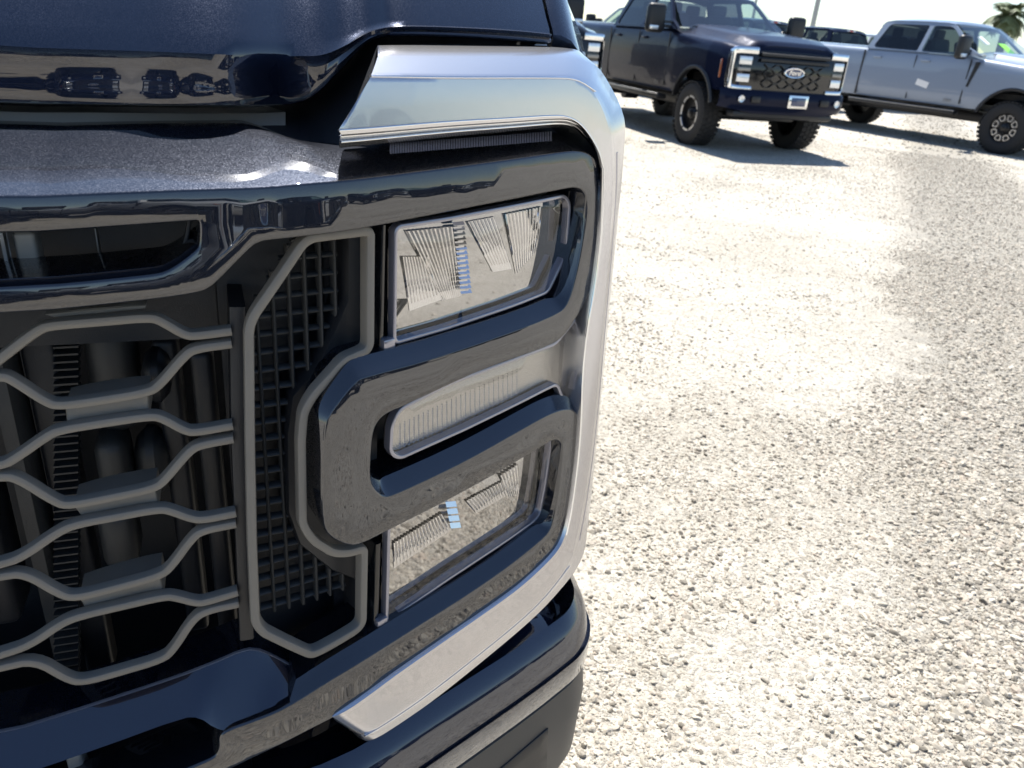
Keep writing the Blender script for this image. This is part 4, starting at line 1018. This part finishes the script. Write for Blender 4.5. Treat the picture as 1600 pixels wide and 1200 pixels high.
# ------------------------------------------------------------------ ground and gravel
def ground_mat():
    m, t, b = new_mat('gravel_ground'); tc = t.nodes.new('ShaderNodeTexCoord'); L = t.links.new
    def noise(s, d=6, r=.6):
        n = t.nodes.new('ShaderNodeTexNoise'); n.inputs['Scale'].default_value = s; n.inputs['Detail'].default_value = d; n.inputs['Roughness'].default_value = r; L(tc.outputs['Object'], n.inputs['Vector']); return n
    big, midn, fine = noise(.7, 5), noise(6, 8, .7), noise(140, 4, .7)
    vo = t.nodes.new('ShaderNodeTexVoronoi'); vo.inputs['Scale'].default_value = 75; L(tc.outputs['Object'], vo.inputs['Vector'])
    vo2 = t.nodes.new('ShaderNodeTexVoronoi'); vo2.inputs['Scale'].default_value = 190; L(tc.outputs['Object'], vo2.inputs['Vector'])
    r1 = t.nodes.new('ShaderNodeValToRGB'); r1.color_ramp.elements[0].position = .36; r1.color_ramp.elements[0].color = (.46, .425, .36, 1); r1.color_ramp.elements[1].position = .62; r1.color_ramp.elements[1].color = (.64, .60, .525, 1)
    ad = t.nodes.new('ShaderNodeMath'); ad.operation = 'ADD'; ml = t.nodes.new('ShaderNodeMath'); ml.operation = 'MULTIPLY'; ml.inputs[1].default_value = .5
    L(big.outputs['Fac'], ad.inputs[0]); L(midn.outputs['Fac'], ad.inputs[1]); L(ad.outputs[0], ml.inputs[0]); L(ml.outputs[0], r1.inputs['Fac'])
    # band of loose, greyer stone thrown up beside the wheel track
    sx = t.nodes.new('ShaderNodeSeparateXYZ'); L(tc.outputs['Object'], sx.inputs[0])
    m_a = t.nodes.new('ShaderNodeMath'); m_a.operation = 'MULTIPLY_ADD'; m_a.inputs[1].default_value = -.85; L(sx.outputs['Y'], m_a.inputs[0]); L(sx.outputs['X'], m_a.inputs[2])
    m_b = t.nodes.new('ShaderNodeMath'); m_b.operation = 'MULTIPLY_ADD'; m_b.inputs[1].default_value = 1.6; L(midn.outputs['Fac'], m_b.inputs[0]); L(m_a.outputs[0], m_b.inputs[2])
    up_m = t.nodes.new('ShaderNodeMapRange'); up_m.interpolation_type = 'SMOOTHSTEP'; up_m.inputs['From Min'].default_value = 1.0; up_m.inputs['From Max'].default_value = 1.6; L(m_b.outputs[0], up_m.inputs['Value'])
    dn_m = t.nodes.new('ShaderNodeMapRange'); dn_m.interpolation_type = 'SMOOTHSTEP'; dn_m.inputs['From Min'].default_value = 2.6; dn_m.inputs['From Max'].default_value = 3.4; dn_m.inputs['To Min'].default_value = .75; dn_m.inputs['To Max'].default_value = 0; L(m_b.outputs[0], dn_m.inputs['Value'])
    msk = t.nodes.new('ShaderNodeMath'); msk.operation = 'MULTIPLY'; L(up_m.outputs[0], msk.inputs[0]); L(dn_m.outputs[0], msk.inputs[1])
    bnd = t.nodes.new('ShaderNodeMix'); bnd.data_type = 'RGBA'; bnd.inputs['B'].default_value = (.34, .32, .28, 1); L(msk.outputs[0], bnd.inputs['Factor']); L(r1.outputs[0], bnd.inputs['A'])
    # each grain slightly its own grey
    sep = t.nodes.new('ShaderNodeSeparateColor'); L(vo.outputs['Color'], sep.inputs[0])
    r2 = t.nodes.new('ShaderNodeValToRGB'); r2.color_ramp.elements[0].color = (.62, .60, .58, 1); r2.color_ramp.elements[1].color = (1.0, 1.0, 1.0, 1); r2.color_ramp.elements[1].position = .5
    L(sep.outputs[0], r2.inputs['Fac'])
    mx = t.nodes.new('ShaderNodeMix'); mx.data_type = 'RGBA'; mx.blend_type = 'MULTIPLY'; mx.inputs['Factor'].default_value = .75
    L(bnd.outputs['Result'], mx.inputs['A']); L(r2.outputs[0], mx.inputs['B']); L(mx.outputs['Result'], b.inputs['Base Color'])
    b.inputs['Roughness'].default_value = .95; b.inputs['Specular IOR Level'].default_value = .15
    # relief: grains and dust
    inv = t.nodes.new('ShaderNodeMath'); inv.operation = 'SUBTRACT'; inv.inputs[0].default_value = 1; L(vo.outputs['Distance'], inv.inputs[1])
    mk = t.nodes.new('ShaderNodeMapRange'); mk.inputs['From Min'].default_value = .42; mk.inputs['From Max'].default_value = .60; L(midn.outputs['Fac'], mk.inputs['Value'])
    m2 = t.nodes.new('ShaderNodeMath'); m2.operation = 'MULTIPLY'; L(inv.outputs[0], m2.inputs[0]); L(mk.outputs[0], m2.inputs[1])
    b1 = t.nodes.new('ShaderNodeBump'); b1.inputs['Strength'].default_value = .9; b1.inputs['Distance'].default_value = .009; L(m2.outputs[0], b1.inputs['Height'])
    b2 = t.nodes.new('ShaderNodeBump'); b2.inputs['Strength'].default_value = .7; b2.inputs['Distance'].default_value = .003; L(vo2.outputs['Distance'], b2.inputs['Height']); b2.invert = True; L(b1.outputs[0], b2.inputs['Normal'])
    b3_ = t.nodes.new('ShaderNodeBump'); b3_.inputs['Strength'].default_value = .6; b3_.inputs['Distance'].default_value = .03; L(midn.outputs['Fac'], b3_.inputs['Height']); L(b2.outputs[0], b3_.inputs['Normal'])
    L(b3_.outputs[0], b.inputs['Normal']); return m
M['ground'] = ground_mat()
n = 60; xs = np.sign(np.linspace(-1, 1, n))*np.abs(np.linspace(-1, 1, n))**3*900
g = MB().loft([[(x, y, 0) for y in xs] for x in xs]).mesh('ground'); tag(obj('ground', g, 'ground'), kind='structure')

def pebble_mat():
    m, t, b = new_mat('pebbles'); L = t.links.new
    oi = t.nodes.new('ShaderNodeObjectInfo'); r = t.nodes.new('ShaderNodeValToRGB'); e = r.color_ramp.elements
    e[0].color = (.22, .20, .165, 1); e[1].color = (.70, .65, .56, 1)
    x = e.new(.25); x.color = (.50, .455, .38, 1); x = e.new(.8); x.color = (.62, .575, .49, 1)
    x = e.new(.03); x.color = (.20, .18, .15, 1); x = e.new(.97); x.color = (.52, .44, .36, 1)
    L(oi.outputs['Random'], r.inputs['Fac'])
    tc = t.nodes.new('ShaderNodeTexCoord'); n_ = t.nodes.new('ShaderNodeTexNoise'); n_.inputs['Scale'].default_value = 3; n_.inputs['Detail'].default_value = 5; L(tc.outputs['Object'], n_.inputs['Vector'])
    mx = t.nodes.new('ShaderNodeMix'); mx.data_type = 'RGBA'; mx.blend_type = 'MULTIPLY'; mx.inputs['Factor'].default_value = .35; L(r.outputs[0], mx.inputs['A']); L(n_.outputs['Fac'], mx.inputs['B'])
    L(mx.outputs['Result'], b.inputs['Base Color']); b.inputs['Roughness'].default_value = .9; b.inputs['Specular IOR Level'].default_value = .2
    return m
M['pebble'] = pebble_mat()
def smooth_noise(x, y, s, seed):
    r = np.random.default_rng(seed); G = r.random((64, 64)); u, v = x/s, y/s; iu, iv = np.floor(u).astype(int), np.floor(v).astype(int); fu, fv = u-iu, v-iv
    fu, fv = fu*fu*(3-2*fu), fv*fv*(3-2*fv)
    a, b, c, d = G[iu % 64, iv % 64], G[(iu+1) % 64, iv % 64], G[iu % 64, (iv+1) % 64], G[(iu+1) % 64, (iv+1) % 64]
    return (a*(1-fu)+b*fu)*(1-fv)+(c*(1-fu)+d*fu)*fv
def scatter():
    X, Y, S = [], [], []
    def zone(n_, r0, r1, az0, az1, smin, smax, loose=True):
        r = np.sqrt(rng.random(n_)*(r1*r1-r0*r0)+r0*r0); a = np.radians(az0+(az1-az0)*rng.random(n_)); x, y = r*np.sin(a), r*np.cos(a)
        nz = .4*smooth_noise(x, y, .55, 3)+.28*smooth_noise(x, y, .16, 4)+.32*smooth_noise(x, y, 1.7, 5)
        # loose gravel thickens away from the wheel track beside the truck
        c_ = x-.85*y-.45+(smooth_noise(x, y, .8, 9)-.5)*.7; k = .5*np.clip((c_+.25)/.55, 0, 1)*(1-np.clip((c_-1.3)/.8, 0, 1))
        keep = rng.random(n_) < np.clip((nz-.40+k+.15*np.clip((r-6.0)/3, 0, 1))*2.2, .08, 1)
        s = smin*(smax/smin)**(rng.random(n_)**2.8)
        s = s*(1+.7*k)
        X.append(x[keep]); Y.append(y[keep]); S.append(s[keep])
    zone(180000, .9, 3.2, 8, 100, .0021, .0095); zone(215000, 3.2, 7.0, 8, 82, .0032, .0098); zone(200000, 7, 15, 6, 74, .0048, .0105); zone(45000, 15, 40, 4, 75, .012, .025)
    zone(140000, .2, 5, 100, 320, .006, .014); zone(30000, 5, 12, 62, 378, .01, .02)
    x, y, s = map(np.concatenate, (X, Y, S)); n_ = len(x)
    me = bpy.data.meshes.new('gravel'); me.vertices.add(n_)
    co = np.stack([x, y, s*rng.uniform(-.4, .2, n_)], 1); me.vertices.foreach_set('co', co.ravel().astype(np.float32))
    a = me.attributes.new('scl', 'FLOAT_VECTOR', 'POINT'); a.data.foreach_set('vector', (s[:, None]*rng.uniform((.75, .65, .4), (1.45, 1.1, .85), (n_, 3))).ravel().astype(np.float32))
    a = me.attributes.new('rot', 'FLOAT_VECTOR', 'POINT'); a.data.foreach_set('vector', (rng.random((n_, 3))*np.array([.7, .7, 6.28])).ravel().astype(np.float32))
    a = me.attributes.new('idx', 'INT', 'POINT'); a.data.foreach_set('value', rng.integers(0, 6, n_).astype(np.int32))
    o = bpy.data.objects.new('gravel', me); C.objects.link(o); tag(o, kind='stuff')
    o['label'] = 'loose pale limestone gravel scattered over the dusty lot'
    ng = bpy.data.node_groups.new('gravel', 'GeometryNodeTree'); ng.interface.new_socket('Geometry', in_out='INPUT', socket_type='NodeSocketGeometry'); ng.interface.new_socket('Geometry', in_out='OUTPUT', socket_type='NodeSocketGeometry')
    N, L = ng.nodes.new, ng.links.new
    gi, go = N('NodeGroupInput'), N('NodeGroupOutput'); ins = N('GeometryNodeInstanceOnPoints'); jn = N('GeometryNodeJoinGeometry')
    for k in range(6):
        ico = N('GeometryNodeMeshIcoSphere'); ico.inputs['Radius'].default_value = 1; ico.inputs['Subdivisions'].default_value = 2
        sp = N('GeometryNodeSetPosition'); no = N('ShaderNodeTexNoise'); no.noise_dimensions = '4D'; no.inputs['W'].default_value = k*7.3; no.inputs['Scale'].default_value = 1.1; no.inputs['Detail'].default_value = 1.5
        ps = N('GeometryNodeInputPosition'); L(ps.outputs[0], no.inputs['Vector'])
        sb = N('ShaderNodeVectorMath'); sb.operation = 'SUBTRACT'; sb.inputs[1].default_value = (.5, .5, .5); L(no.outputs['Color'], sb.inputs[0])
        sc_ = N('ShaderNodeVectorMath'); sc_.operation = 'SCALE'; sc_.inputs['Scale'].default_value = 1.5; L(sb.outputs[0], sc_.inputs[0])
        L(ico.outputs['Mesh'], sp.inputs['Geometry']); L(sc_.outputs[0], sp.inputs['Offset'])
        sm = N('GeometryNodeSetMaterial'); sm.inputs['Material'].default_value = M['pebble']; L(sp.outputs[0], sm.inputs['Geometry'])
        ti = N('GeometryNodeGeometryToInstance'); L(sm.outputs[0], ti.inputs[0]); L(ti.outputs[0], jn.inputs[0])
    def attr(nm, ty):
        q = N('GeometryNodeInputNamedAttribute'); q.data_type = ty; q.inputs['Name'].default_value = nm; return q.outputs['Attribute']
    L(gi.outputs[0], ins.inputs['Points']); L(jn.outputs[0], ins.inputs['Instance']); ins.inputs['Pick Instance'].default_value = True
    L(attr('idx', 'INT'), ins.inputs['Instance Index']); L(attr('rot', 'FLOAT_VECTOR'), ins.inputs['Rotation']); L(attr('scl', 'FLOAT_VECTOR'), ins.inputs['Scale']); L(ins.outputs[0], go.inputs[0])
    md = o.modifiers.new('gravel', 'NODES'); md.node_group = ng
    me.materials.append(M['pebble'])
scatter()
